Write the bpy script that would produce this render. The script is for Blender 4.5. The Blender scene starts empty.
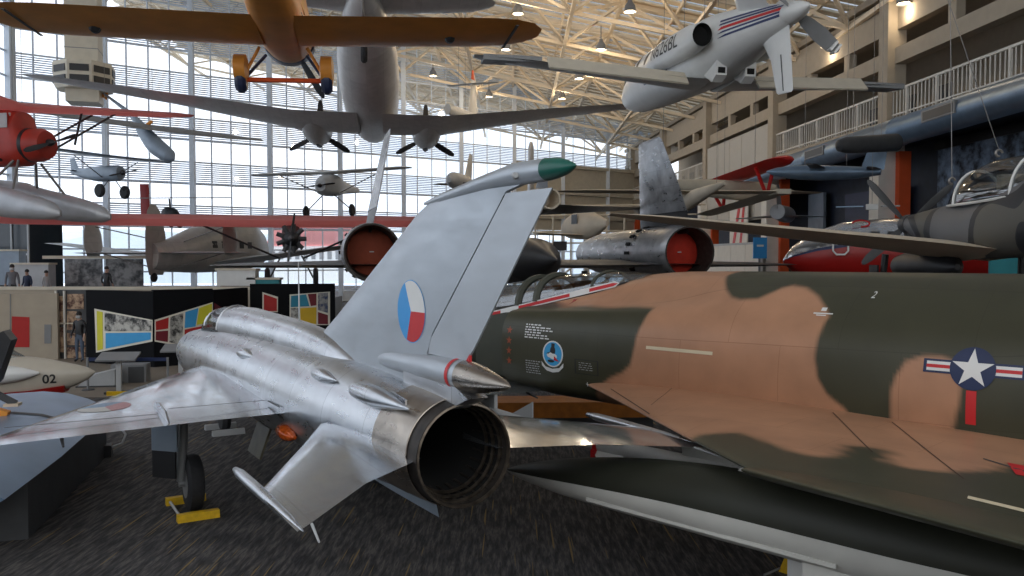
import bpy, bmesh, math, random
from mathutils import Vector, Matrix
from mathutils.geometry import delaunay_2d_cdt
from mathutils.bvhtree import BVHTree
R = math.radians
sc = bpy.context.scene
COL = sc.collection
rnd = random.Random(7)

# ------------------------------------------------------------------ camera
FPX, CAMZ, HOR = 840.0, 3.4, 258.0
PITCH = math.atan((288 - HOR) / FPX)
cd = bpy.data.cameras.new('camera'); cam = bpy.data.objects.new('camera', cd); COL.objects.link(cam)
cd.sensor_width = 36; cd.lens = FPX / 1024 * 36; cd.clip_start = 0.1; cd.clip_end = 600
cam.location = (0, 0, CAMZ); cam.rotation_euler = (R(90) - PITCH, 0, 0)
sc.camera = cam
FW = Vector((0, math.cos(PITCH), -math.sin(PITCH))); UP = Vector((0, math.sin(PITCH), math.cos(PITCH)))

def P(u, v, Y):
    """real-world point seen at pixel (u, v) standing Y metres down the hall"""
    d = Vector(((u - 512) / FPX, 0, 0)) + FW + UP * ((288 - v) / FPX)
    return Vector((0, 0, CAMZ)) + d * (Y / d.y)

# ------------------------------------------------------------------ helpers
def lin(r, g, b):
    f = lambda c: (c / 255) / 12.92 if c / 255 <= 0.04045 else ((c / 255 + 0.055) / 1.055) ** 2.4
    return (f(r), f(g), f(b), 1)

def tag(o, label=None, cat=None, group=None, kind=None):
    if label: o['label'] = label
    if cat: o['category'] = cat
    if group: o['group'] = group
    if kind: o['kind'] = kind
    return o

def thing(name, label, cat, loc=(0, 0, 0), th=None, roll=0, pitch=0, group=None, rz=0):
    o = bpy.data.objects.new(name, None); COL.objects.link(o)
    o.empty_display_size = 0.2
    m = Matrix.Translation(Vector(loc)) @ Matrix.Rotation(R(90 + th) if th is not None else rz, 4, 'Z') @ Matrix.Rotation(R(-pitch), 4, 'Y') @ Matrix.Rotation(R(roll), 4, 'X')
    o.matrix_world = m
    return tag(o, label, cat, group)

class MB:
    def __init__(s): s.v = []; s.f = []; s.m = []
    def add(s, vs, fs, mi=0):
        k = len(s.v); s.v += [tuple(x) for x in vs]
        for f in fs: s.f.append(tuple(i + k for i in f)); s.m.append(mi)
        return s
    def loft(s, rings, cap=(True, True), mi=0, closed=True):
        n = len(rings[0]); vs = [p for r in rings for p in r]; fs = []
        for i in range(len(rings) - 1):
            for j in range(n if closed else n - 1):
                a = i * n + j; b = i * n + (j + 1) % n
                fs.append((a, b, b + n, a + n))
        if cap[0]: fs.append(tuple(range(n - 1, -1, -1)))
        if cap[1]: fs.append(tuple(range((len(rings) - 1) * n, len(rings) * n)))
        return s.add(vs, fs, mi)
    def box(s, c, sz, M=None, mi=0):
        M = M or Matrix.Identity(3); c = Vector(c)
        vs = [c + M @ Vector((x * sz[0] / 2, y * sz[1] / 2, z * sz[2] / 2)) for x in (-1, 1) for y in (-1, 1) for z in (-1, 1)]
        return s.add(vs, [(0, 1, 3, 2), (4, 6, 7, 5), (0, 4, 5, 1), (2, 3, 7, 6), (0, 2, 6, 4), (1, 5, 7, 3)], mi)
    def bar(s, a, b, w, h=None, mi=0):
        a = Vector(a); b = Vector(b); d = (b - a); L = d.length
        if L < 1e-6: return s
        d.normalize(); u = d.cross(Vector((0, 0, 1)))
        if u.length < 1e-3: u = Vector((1, 0, 0))
        u.normalize(); n = u.cross(d)
        return s.box((a + b) / 2, (L, w, h or w), Matrix((d, u, n)).transposed(), mi)
    def tube(s, pts, r, n=8, cap=(True, True), mi=0):
        pts = [Vector(p) for p in pts]; rs = r if isinstance(r, (list, tuple)) else [r] * len(pts)
        rings = []; u = None
        for i, p in enumerate(pts):
            d = (pts[min(i + 1, len(pts) - 1)] - pts[max(i - 1, 0)]).normalized()
            if u is None:
                u = d.cross(Vector((0, 0, 1)));
                if u.length < 1e-3: u = Vector((1, 0, 0))
            u = (u - d * u.dot(d)).normalized(); w = d.cross(u)
            rings.append([p + (u * math.cos(t) + w * math.sin(t)) * rs[i] for t in [2 * math.pi * k / n for k in range(n)]])
        return s.loft(rings, cap, mi)
    def lathe(s, prof, o=(0, 0, 0), ax='x', n=24, cap=(True, True), sy=1, sz=1, mi=0):
        rings = []
        for x, r in prof:
            ring = []
            for k in range(n):
                t = 2 * math.pi * k / n; a, b = r * math.cos(t), r * math.sin(t)
                p = {'x': (x, a * sy, b * sz), 'y': (a * sy, x, b * sz), 'z': (a * sy, b * sz, x)}[ax]
                ring.append((p[0] + o[0], p[1] + o[1], p[2] + o[2]))
            rings.append(ring)
        return s.loft(rings, cap, mi)
    def prism(s, pts, d, mi=0):
        """closed outline pts swept by vector d"""
        pts = [Vector(p) for p in pts]; d = Vector(d)
        return s.loft([pts, [p + d for p in pts]], (True, True), mi)
    def wing(s, st, vert=False, prof=None, mi=0):
        """st: (span, xLE, xTE, other, thickness); lofted aerofoil"""
        pr = prof or [(1, 0), (.85, .16), (.65, .34), (.4, .5), (.2, .45), (.07, .28), (0, 0), (.07, -.28), (.2, -.45), (.4, -.5), (.65, -.34), (.85, -.16)]
        rings = []
        for y, a, b, z, t in st:
            ring = []
            for c, h in pr:
                x = a + (b - a) * c; q = z + h * t
                ring.append((x, q, y) if vert else (x, y, q))
            rings.append(ring)
        return s.loft(rings, (True, True), mi)
    def build(s, name, mat, parent=None, ang=35, kind=None, label=None):
        me = bpy.data.meshes.new(name); me.from_pydata(s.v, [], s.f)
        mats = mat if isinstance(mat, (list, tuple)) else [mat]
        for m in mats: me.materials.append(m)
        if len(mats) > 1:
            me.polygons.foreach_set('material_index', s.m)
        bm = bmesh.new(); bm.from_mesh(me); bmesh.ops.recalc_face_normals(bm, faces=bm.faces); bm.to_mesh(me); bm.free()
        if ang:
            me.shade_smooth(); me.set_sharp_from_angle(angle=R(ang))
        o = bpy.data.objects.new(name, me); COL.objects.link(o)
        if parent: o.parent = parent
        if kind: o['kind'] = kind
        if label: o['label'] = label
        return o

def pch(xs, ys, x):
    """monotone cubic interpolation"""
    n = len(xs)
    if x <= xs[0]: return ys[0]
    if x >= xs[-1]: return ys[-1]
    h = [xs[i + 1] - xs[i] for i in range(n - 1)]; d = [(ys[i + 1] - ys[i]) / h[i] for i in range(n - 1)]
    def m(i):
        if i == 0: return d[0]
        if i == n - 1: return d[-1]
        if d[i - 1] * d[i] <= 0: return 0
        return 2 * d[i - 1] * d[i] / (d[i - 1] + d[i])
    i = max(k for k in range(n - 1) if xs[k] <= x); t = (x - xs[i]) / h[i]
    return ((2*t**3-3*t*t+1)*ys[i] + (t**3-2*t*t+t)*h[i]*m(i) + (-2*t**3+3*t*t)*ys[i+1] + (t**3-t*t)*h[i]*m(i+1))

def fuse(secs, n=28, m=40, cap=(True, True), mb=None):
    """secs: (x, halfwidth, zbot, ztop, zmid, exponent) superellipse sections"""
    mb = mb or MB(); secs = sorted(secs); xs = [q[0] for q in secs]
    ss = sorted(set([round(xs[0] + (xs[-1] - xs[0]) * i / m, 4) for i in range(m + 1)] + [round(x, 4) for x in xs]))
    rings = []
    for x in ss:
        w, zb, zt, zm, e = [pch(xs, [q[k] for q in secs], x) for k in range(1, 6)]
        ring = []
        for k in range(n):
            t = 2 * math.pi * k / n; c, q = math.cos(t), math.sin(t)
            l = w * math.copysign(abs(c) ** (2 / e), c)
            z = zm + ((zt - zm) if q > 0 else (zm - zb)) * math.copysign(abs(q) ** (2 / e), q)
            ring.append((x, l, z))
        rings.append(ring)
    return mb.loft(rings, cap)

def S(x, r, z=0, rz=None, e=2):
    """round section helper for fuse"""
    rz = rz or r
    return (x, r, z - rz, z + rz, z, e)

def crom(P0, n):
    """Catmull-Rom resample of a polyline of tuples"""
    out = []
    for i in range(len(P0) - 1):
        a = P0[max(i - 1, 0)]; b = P0[i]; c = P0[i + 1]; d = P0[min(i + 2, len(P0) - 1)]
        for k in range(n):
            t = k / n
            out.append(tuple(0.5 * (2*b[j] + (c[j]-a[j])*t + (2*a[j]-5*b[j]+4*c[j]-d[j])*t*t + (3*b[j]-a[j]-3*c[j]+d[j])*t**3) for j in range(len(b))))
    out.append(tuple(P0[-1])); return out

def inside(pt, poly):
    x, y = pt; r = False; j = len(poly) - 1
    for i in range(len(poly)):
        xi, yi = poly[i]; xj, yj = poly[j]
        if (yi > y) != (yj > y) and x < (xj - xi) * (y - yi) / (yj - yi) + xi: r = not r
        j = i
    return r

def sdist(pt, poly):
    """signed distance to polygon, negative inside"""
    x, y = pt; best = 1e9; n = len(poly)
    for i in range(n):
        ax, ay = poly[i]; bx, by = poly[(i + 1) % n]; dx, dy = bx - ax, by - ay
        L = dx * dx + dy * dy or 1e-9; t = max(0, min(1, ((x - ax) * dx + (y - ay) * dy) / L))
        best = min(best, (x - ax - t * dx) ** 2 + (y - ay - t * dy) ** 2)
    return math.sqrt(best) * (-1 if inside(pt, poly) else 1)

def tess(poly, step):
    n = len(poly); vs = []; 
    for i in range(n):
        a = Vector(poly[i]); b = Vector(poly[(i + 1) % n]); k = max(1, int((b - a).length / step))
        vs += [tuple(a.lerp(b, j / k)) for j in range(k)]
    nb = len(vs); ed = [(i, (i + 1) % nb) for i in range(nb)]
    xs = [p[0] for p in poly]; ys = [p[1] for p in poly]
    x = min(xs) + step / 2
    while x < max(xs):
        y = min(ys) + step / 2
        while y < max(ys):
            if sdist((x, y), poly) < -step * .3: vs.append((x, y))
            y += step
        x += step
    r = delaunay_2d_cdt([Vector(p) for p in vs], ed, [], 1, 1e-5)
    return [tuple(p) for p in r[0]], [tuple(f) for f in r[2]]

def ell(cx, cy, rx, ry, n=36, a0=0, a1=2 * math.pi):
    full = abs(a1 - a0 - 2 * math.pi) < 1e-6
    return [(cx + rx * math.cos(a0 + (a1 - a0) * i / (n if full else n - 1)), cy + ry * math.sin(a0 + (a1 - a0) * i / (n if full else n - 1))) for i in range(n)]
def star(cx, cy, r, k=.382, rot=math.pi / 2):
    return [(cx + (r if i % 2 == 0 else r * k) * math.cos(rot + i * math.pi / 5), cy + (r if i % 2 == 0 else r * k) * math.sin(rot + i * math.pi / 5)) for i in range(10)]
def rect(x0, y0, x1, y1): return [(x0, y0), (x1, y0), (x1, y1), (x0, y1)]

def bvh(*objs):
    vs = []; fs = []
    for o in objs:
        k = len(vs); vs += [v.co.copy() for v in o.data.vertices]; fs += [tuple(i + k for i in p.vertices) for p in o.data.polygons]
    return BVHTree.FromPolygons(vs, fs)

def decal(name, mat, parent, shapes, O, U, V, D, tree, off=.004, step=.04, label=None):
    """paint markings laid on a curved skin: 2D outlines pressed along D onto the surface"""
    O, U, V, D = Vector(O), Vector(U), Vector(V), Vector(D).normalized(); mb = MB()
    mats = mat if isinstance(mat, list) else [mat]
    for sh in shapes:
        mi = 0; up = 0
        if isinstance(sh, tuple) and len(sh) == 3 and isinstance(sh[1], int): sh, mi, up = sh
        vs, fs = sh if (isinstance(sh, tuple) and len(sh) == 2 and isinstance(sh[1], list) and sh[1] and isinstance(sh[1][0], tuple) and len(sh[1][0]) > 2) else tess(sh, step)
        out = []
        for a, b in vs:
            p = O + U * a + V * b; h = tree.ray_cast(p - D * 3, D, 6)
            out.append((h[0] if h[0] else p) - D * (off + up * .0015))
        mb.add(out, fs, mi)
    o = mb.build(name, mats, parent, ang=0, label=label)
    o.data.shade_smooth(); return o

def text2d(body, size, align='CENTER', bold=0.0):
    cu = bpy.data.curves.new('t', 'FONT'); cu.body = body; cu.size = size; cu.align_x = align; cu.align_y = 'CENTER'; cu.offset = bold
    ob = bpy.data.objects.new('t', cu); COL.objects.link(ob)
    dg = bpy.context.evaluated_depsgraph_get(); me = bpy.data.meshes.new_from_object(ob.evaluated_get(dg))
    vs = [(v.co.x, v.co.y) for v in me.vertices]; me.calc_loop_triangles(); fs = [tuple(t.vertices) for t in me.loop_triangles]
    bpy.data.objects.remove(ob); bpy.data.curves.remove(cu); bpy.data.meshes.remove(me)
    lim = size * .12; todo = list(fs); out = []
    while todo:
        a, b, c = t = todo.pop(); E = [(math.dist(vs[p], vs[q]), p, q, r) for p, q, r in ((a, b, c), (b, c, a), (c, a, b))]
        L_, p, q, r = max(E)
        if L_ < lim or len(vs) > 6000: out.append(t); continue
        vs.append(((vs[p][0] + vs[q][0]) / 2, (vs[p][1] + vs[q][1]) / 2)); k = len(vs) - 1; todo += [(p, k, r), (k, q, r)]
    return vs, out

# ------------------------------------------------------------------ materials
def mk(name, col, rough=.5, metal=0.0, var=.08, scale=3.0, bump=0.0, stretch=None, spec=.5, rvar=0.0, emit=None, alpha=None):
    m = bpy.data.materials.new(name); m.use_nodes = True; nt = m.node_tree; b = nt.nodes['Principled BSDF']
    b.inputs['Roughness'].default_value = rough; b.inputs['Metallic'].default_value = metal
    b.inputs['Specular IOR Level'].default_value = spec
    b.inputs['Base Color'].default_value = col
    if var or bump or rvar:
        tc = nt.nodes.new('ShaderNodeTexCoord'); mp = nt.nodes.new('ShaderNodeMapping'); no = nt.nodes.new('ShaderNodeTexNoise')
        no.inputs['Scale'].default_value = scale; no.inputs['Detail'].default_value = 5
        if stretch: mp.inputs['Scale'].default_value = stretch
        nt.links.new(tc.outputs['Object'], mp.inputs['Vector']); nt.links.new(mp.outputs['Vector'], no.inputs['Vector'])
        if var:
            mx = nt.nodes.new('ShaderNodeMixRGB'); rp = nt.nodes.new('ShaderNodeValToRGB')
            rp.color_ramp.elements[0].position = .3; rp.color_ramp.elements[1].position = .7
            nt.links.new(no.outputs['Fac'], rp.inputs['Fac']); nt.links.new(rp.outputs['Color'], mx.inputs['Fac'])
            mx.inputs[1].default_value = tuple(c * (1 - var) for c in col[:3]) + (1,); mx.inputs[2].default_value = tuple(min(1, c * (1 + var)) for c in col[:3]) + (1,)
            nt.links.new(mx.outputs['Color'], b.inputs['Base Color'])
        if rvar:
            mr = nt.nodes.new('ShaderNodeMapRange'); mr.inputs[1].default_value = .3; mr.inputs[2].default_value = .7
            mr.inputs[3].default_value = max(.03, rough - rvar); mr.inputs[4].default_value = rough + rvar
            nt.links.new(no.outputs['Fac'], mr.inputs[0]); nt.links.new(mr.outputs[0], b.inputs['Roughness'])
        if bump:
            bp = nt.nodes.new('ShaderNodeBump'); bp.inputs['Strength'].default_value = bump; bp.inputs['Distance'].default_value = .02
            nt.links.new(no.outputs['Fac'], bp.inputs['Height']); nt.links.new(bp.outputs['Normal'], b.inputs['Normal'])
    if emit:
        b.inputs['Emission Color'].default_value = emit[0]; b.inputs['Emission Strength'].default_value = emit[1]
    return m

def bare_metal(name, col, rough, plane='xz', lines=True, metal=.9, bw=.9, bh=.45, cvar=.12, patch=.5, rvar=.14, bump=.12):
    """brushed, patchy aircraft skin with riveted panel seams"""
    m = mk(name, col, rough, metal, 0); nt = m.node_tree; b = nt.nodes['Principled BSDF']; N = nt.nodes.new; L = nt.links.new
    tc = N('ShaderNodeTexCoord'); sp = N('ShaderNodeSeparateXYZ'); L(tc.outputs['Object'], sp.inputs[0])
    cb = N('ShaderNodeCombineXYZ'); L(sp.outputs['X'], cb.inputs[0]); L(sp.outputs['Z' if plane == 'xz' else 'Y'], cb.inputs[1])
    n1 = N('ShaderNodeTexNoise'); n1.inputs['Scale'].default_value = 1.6; n1.inputs['Detail'].default_value = 6; n1.inputs['Distortion'].default_value = 1.2
    L(tc.outputs['Object'], n1.inputs['Vector'])
    mp = N('ShaderNodeMapping'); mp.inputs['Scale'].default_value = (1.2, 5, 5); L(tc.outputs['Object'], mp.inputs['Vector'])
    n2 = N('ShaderNodeTexNoise'); n2.inputs['Scale'].default_value = 2; n2.inputs['Detail'].default_value = 3; L(mp.outputs['Vector'], n2.inputs['Vector'])
    br = N('ShaderNodeTexBrick'); br.inputs['Scale'].default_value = 1; br.inputs['Brick Width'].default_value = bw; br.inputs['Row Height'].default_value = bh
    br.inputs['Mortar Size'].default_value = .006; br.inputs['Mortar Smooth'].default_value = .3; br.inputs['Bias'].default_value = 0
    br.inputs['Color1'].default_value = (1, 1, 1, 1); br.inputs['Color2'].default_value = (.8, .8, .8, 1); br.inputs['Mortar'].default_value = (.45, .45, .45, 1)
    L(cb.outputs[0], br.inputs['Vector'])
    mr = N('ShaderNodeMapRange'); mr.inputs[1].default_value = .3; mr.inputs[2].default_value = .7; mr.inputs[3].default_value = 1 - cvar; mr.inputs[4].default_value = 1 + cvar
    L(n1.outputs['Fac'], mr.inputs[0])
    m1 = N('ShaderNodeMixRGB'); m1.blend_type = 'MULTIPLY'; m1.inputs[0].default_value = 1; m1.inputs[1].default_value = col; L(mr.outputs[0], m1.inputs[2])
    m2 = N('ShaderNodeMixRGB'); m2.blend_type = 'MULTIPLY'; m2.inputs[0].default_value = patch if lines else 0; L(m1.outputs[0], m2.inputs[1]); L(br.outputs['Color'], m2.inputs[2])
    L(m2.outputs[0], b.inputs['Base Color'])
    ad = N('ShaderNodeMath'); ad.operation = 'ADD'; L(n1.outputs['Fac'], ad.inputs[0]); L(n2.outputs['Fac'], ad.inputs[1])
    r2 = N('ShaderNodeMapRange'); r2.inputs[1].default_value = .7; r2.inputs[2].default_value = 1.3; r2.inputs[3].default_value = max(.05, rough - rvar); r2.inputs[4].default_value = rough + rvar
    L(ad.outputs[0], r2.inputs[0]); L(r2.outputs[0], b.inputs['Roughness'])
    if bump:
        bp = N('ShaderNodeBump'); bp.inputs['Strength'].default_value = bump; bp.inputs['Distance'].default_value = .03
        L(ad.outputs[0], bp.inputs['Height']); L(bp.outputs['Normal'], b.inputs['Normal'])
    return m

def glassy(name, tint=(.9, .95, 1, 1), refl=.08, rough=.02):
    m = bpy.data.materials.new(name); m.use_nodes = True; nt = m.node_tree; nt.nodes.remove(nt.nodes['Principled BSDF'])
    t = nt.nodes.new('ShaderNodeBsdfTransparent'); t.inputs[0].default_value = tint
    g = nt.nodes.new('ShaderNodeBsdfGlossy'); g.inputs['Roughness'].default_value = rough
    mx = nt.nodes.new('ShaderNodeMixShader'); mx.inputs[0].default_value = refl
    nt.links.new(t.outputs[0], mx.inputs[1]); nt.links.new(g.outputs[0], mx.inputs[2]); nt.links.new(mx.outputs[0], nt.nodes['Material Output'].inputs[0])
    return m

M = {}
def fabric(name, col, tr=.5):
    m = mk(name, col, .6, 0, .1, 1); nt = m.node_tree; b = nt.nodes['Principled BSDF']; t = nt.nodes.new('ShaderNodeBsdfTranslucent'); t.inputs[0].default_value = col
    mx = nt.nodes.new('ShaderNodeMixShader'); mx.inputs[0].default_value = tr; nt.links.new(b.outputs[0], mx.inputs[1]); nt.links.new(t.outputs[0], mx.inputs[2]); nt.links.new(mx.outputs[0], nt.nodes['Material Output'].inputs[0]); return m
M['alu'] = bare_metal('bare_aluminium', (.56, .575, .60, 1), .30, 'xz', bump=.0, patch=.7, cvar=.16, rvar=.06, bw=1.05, bh=1.3)
M['aluw'] = bare_metal('bare_aluminium_wing', (.60, .63, .67, 1), .16, 'xy', bw=.55, bh=.8, bump=.012, rvar=.06, patch=.35, cvar=.07)
M['finp'] = bare_metal('dull_fin_skin', (.44, .475, .515, 1), .42, 'xz', metal=.55, lines=False, cvar=.06, bump=.0)
M['rudp'] = bare_metal('rudder_skin', (.47, .50, .535, 1), .45, 'xz', metal=.5, lines=False, cvar=.04, bump=.0)
M['heat'] = bare_metal('heat_stained_steel', (.36, .315, .27, 1), .33, 'xz', lines=False, cvar=.35, metal=.95, bump=.01)
M['heatd'] = mk('sooty_nozzle_steel', (.035, .029, .025, 1), .6, .4, .4, 8)
M['heatl'] = mk('worn_nozzle_ring', (.20, .165, .13, 1), .4, .9, .4, 14)
M['soot_recess'] = mk('soot_recess_black', (.006, .006, .006, 1), .9, 0, 0)  # black for sooty pipes and for shade painted into openings
M['black'] = mk('satin_black', (.015, .015, .017, 1), .45, 0, .2)
M['rubber'] = mk('tyre_rubber', (.018, .018, .02, 1), .75, 0, .2, 20)
M['dgrey'] = mk('dark_grey', (.055, .057, .06, 1), .55, 0, .15)
M['mgrey'] = mk('mid_grey', (.22, .225, .23, 1), .5, 0, .08)
M['lgrey'] = mk('light_grey', (.45, .46, .465, 1), .5, 0, .06)
M['blgrey'] = mk('blue_grey_paint', (.26, .31, .37, 1), .4, .2, .08)
M['white'] = mk('white_paint', (.72, .72, .70, 1), .35, 0, .04)
M['cream'] = mk('cream_paint', (.62, .56, .45, 1), .6, 0, .06)
M['red'] = mk('red_paint', lin(205, 30, 28), .4, 0, .05)
M['dred'] = mk('deep_red_paint', lin(150, 22, 18), .4, 0, .08)
M['blue'] = mk('roundel_blue', lin(58, 154, 222), .4, 0, .04)
M['navy'] = mk('insignia_blue', lin(22, 38, 78), .5, 0, .1)
M['decalw'] = mk('marking_white', lin(222, 222, 220), .45, 0, .04)
M['decalr'] = mk('marking_red', lin(196, 32, 36), .45, 0, .06)
M['yellow'] = mk('chock_yellow', lin(225, 180, 20), .5, 0, .15, 12)
M['green'] = mk('dielectric_green', lin(20, 88, 76), .35, 0, .15)
M['orange'] = mk('fabric_orange', lin(226, 150, 66), .45, 0, .1, 2, spec=.3)
M['orange2'] = mk('trim_orange', lin(214, 84, 34), .5, 0, .06)
M['spat'] = mk('spat_blue', lin(38, 48, 78), .4, 0, .1)
M['dcskin'] = bare_metal('airliner_skin', (.60, .59, .575, 1), .42, 'xy', bw=1.4, bh=.7, metal=.2, bump=.0)
M['dcwing'] = mk('grey_wing_paint', (.36, .36, .37, 1), .4, .3, .1, 1.2)
M['srblk'] = mk('blackbird_skin', (.022, .022, .024, 1), .42, 0, .25, 1.5)
M['srmet'] = bare_metal('titanium_skin', (.40, .40, .41, 1), .36, 'xz', bw=1.1, bh=.5, cvar=.3, metal=.8, bump=.02)
M['cover'] = mk('red_exhaust_cover', lin(178, 42, 22), .8, 0, .12, 5)
M['cover2'] = mk('brick_exhaust_cover', lin(142, 66, 44), .85, 0, .12, 5)
M['wingred'] = fabric('backlit_pale_red', lin(252, 188, 184), .7)  # pale tone holds the glow of daylight coming through the red cloth
M['floatred'] = mk('weathered_red', lin(168, 48, 34), .45, 0, .2, 2)
M['floatgrey'] = mk('float_grey', (.42, .43, .45, 1), .4, .4, .12, 2)
M['triplane'] = bare_metal('weathered_grey_skin', (.46, .44, .41, 1), .45, 'xz', bw=.8, bh=.5, metal=.3, bump=0)
M['tan'] = mk('tan_wing', (.62, .53, .41, 1), .6, 0, .12, 1)
M['camog'] = mk('dark_camouflage', (.05, .055, .06, 1), .55, 0, .1)
M['olive'] = mk('olive_drab', (.050, .053, .038, 1), .55, 0, .1, 2)
M['tankol_shade'] = mk('tank_olive_shade', (.026, .027, .019, 1), .5, 0, .1, 2, spec=.3)  # olive at half strength: shade under the wing put into the tank colour
M['undgrey'] = mk('underside_grey', (.58, .57, .53, 1), .5, 0, .08, 2)
M['beige'] = mk('steel_beige', (.84, .71, .53, 1), .6, 0, .06)
M['beige2'] = mk('wall_beige', (.42, .36, .28, 1), .8, 0, .05)
M['wallw'] = mk('column_white', (.76, .73, .67, 1), .8, 0, .04)
M['duct'] = mk('duct_blue', (.17, .24, .33, 1), .35, .5, .1)
M['glass'] = glassy('window_glass', (.93, .96, 1, 1), .06)
M['canopy'] = glassy('canopy_glass', (.50, .54, .56, 1), .26, .05)
M['steelw'] = mk('window_frame_steel', (.66, .72, .80, 1), .5, 0, .05)
M['cable'] = mk('steel_cable', (.22, .21, .20, 1), .4, .6, 0)
M['skin'] = mk('skin', (.42, .26, .19, 1), .6, 0, .05)
M['jeans'] = mk('denim', (.09, .12, .17, 1), .8, 0, .15, 20)
M['hair'] = mk('dark_hair', (.015, .012, .01, 1), .7, 0, .1)
M['teal'] = mk('teal_sign', lin(45, 130, 138), .6, 0, .1, 2)
# ------------------------------------------------------------------ light
sc.view_settings.view_transform = 'Standard'; sc.view_settings.look = 'None'
sc.view_settings.exposure = EXPO if 'EXPO' in globals() else 0.0
sc.view_settings.gamma = 1; sc.view_settings.use_curve_mapping = False
sc.cycles.use_denoising = True
sc.cycles.max_bounces = 10; sc.cycles.transparent_max_bounces = 24; sc.cycles.diffuse_bounces = 4; sc.cycles.glossy_bounces = 4
sc.cycles.caustics_reflective = False; sc.cycles.caustics_refractive = False
sc.cycles.sample_clamp_indirect = 6
w = bpy.data.worlds.new('sky'); sc.world = w; w.use_nodes = True; nt = w.node_tree; bg = nt.nodes['Background']
tc = nt.nodes.new('ShaderNodeTexCoord'); sp = nt.nodes.new('ShaderNodeSeparateXYZ'); rp = nt.nodes.new('ShaderNodeValToRGB')
nt.links.new(tc.outputs['Generated'], sp.inputs[0]); nt.links.new(sp.outputs['Z'], rp.inputs['Fac']); nt.links.new(rp.outputs['Color'], bg.inputs['Color'])
e = rp.color_ramp.elements; e[0].position = 0; e[0].color = (.84, .92, 1, 1); e[1].position = .7; e[1].color = (.76, .87, 1, 1)
k = e.new(.3); k.color = (.90, .95, 1.0, 1)
nz = nt.nodes.new('ShaderNodeTexNoise'); nz.inputs['Scale'].default_value = 3; nz.inputs['Detail'].default_value = 5
mx = nt.nodes.new('ShaderNodeMixRGB'); mx.inputs[2].default_value = (.97, .98, 1, 1)
rr = nt.nodes.new('ShaderNodeValToRGB'); rr.color_ramp.elements[0].position = .42; rr.color_ramp.elements[1].position = .58
nt.links.new(tc.outputs['Generated'], nz.inputs['Vector']); nt.links.new(nz.outputs['Fac'], rr.inputs['Fac']); nt.links.new(rr.outputs['Color'], mx.inputs[0])
nt.links.new(rp.outputs['Color'], mx.inputs[1]); nt.links.new(mx.outputs[0], bg.inputs['Color'])
bg.inputs['Strength'].default_value = 1.85

# ------------------------------------------------------------------ floor: dark carpet planks with streaks
m = bpy.data.materials.new('carpet'); m.use_nodes = True; nt = m.node_tree; b = nt.nodes['Principled BSDF']; N = nt.nodes.new; L = nt.links.new
b.inputs['Roughness'].default_value = .85; b.inputs['Specular IOR Level'].default_value = .25
tc = N('ShaderNodeTexCoord')
def sn(scale, detail, st, lo, hi):
    mp = N('ShaderNodeMapping'); mp.inputs['Scale'].default_value = st; L(tc.outputs['Object'], mp.inputs['Vector'])
    mp.inputs['Rotation'].default_value = (0, 0, R(1.5))
    n = N('ShaderNodeTexNoise'); n.inputs['Scale'].default_value = scale; n.inputs['Detail'].default_value = detail; L(mp.outputs['Vector'], n.inputs['Vector'])
    r = N('ShaderNodeMapRange'); r.inputs[1].default_value = lo; r.inputs[2].default_value = hi; L(n.outputs['Fac'], r.inputs[0]); return r
def mixc(fac, a, c2):
    x = N('ShaderNodeMixRGB'); L(fac, x.inputs[0])
    if hasattr(a, 'links'): L(a, x.inputs[1])
    else: x.inputs[1].default_value = a
    x.inputs[2].default_value = c2; return x.outputs[0]
c = mixc(sn(2, 4, (9, 1.1, 1), .42, .60).outputs[0], (.036, .034, .035, 1), (.135, .123, .114, 1))
c = mixc(sn(6, 3, (9, 1.0, 1), .46, .62).outputs[0], c, (.058, .057, .060, 1))
c = mixc(sn(1.1, 1, (22, .55, 1), .685, .705).outputs[0], c, (.26, .18, .08, 1))
L(c, b.inputs['Base Color'])
bm_ = MB(); bm_.box((-8, 44, -.05), (90, 120, .1)); bm_.build('floor', m, kind='structure', ang=0)

M['fbeige'] = mk('beige_floor', (.20, .165, .125, 1), .8, 0, .1, 2)
bm_ = MB(); bm_.box((-19, 25.2, .003), (26, 9.6, .006)); bm_.build('trim_6', M['fbeige'], kind='structure', ang=0)
# ------------------------------------------------------------------ hall geometry
def xr(Y): return 16.5 - .074 * (Y - 27)
def zroof(x, Y): return 14.0 + .21 * (xr(Y) - x)
WA = Vector((-30.6, 54.4, 0)); WD = Vector((.816, .578, 0)).normalized(); WN = Vector((.578, -.816, 0)).normalized()
def wp(t, z, o=0): return WA + WD * t + WN * o + Vector((0, 0, z))

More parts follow.
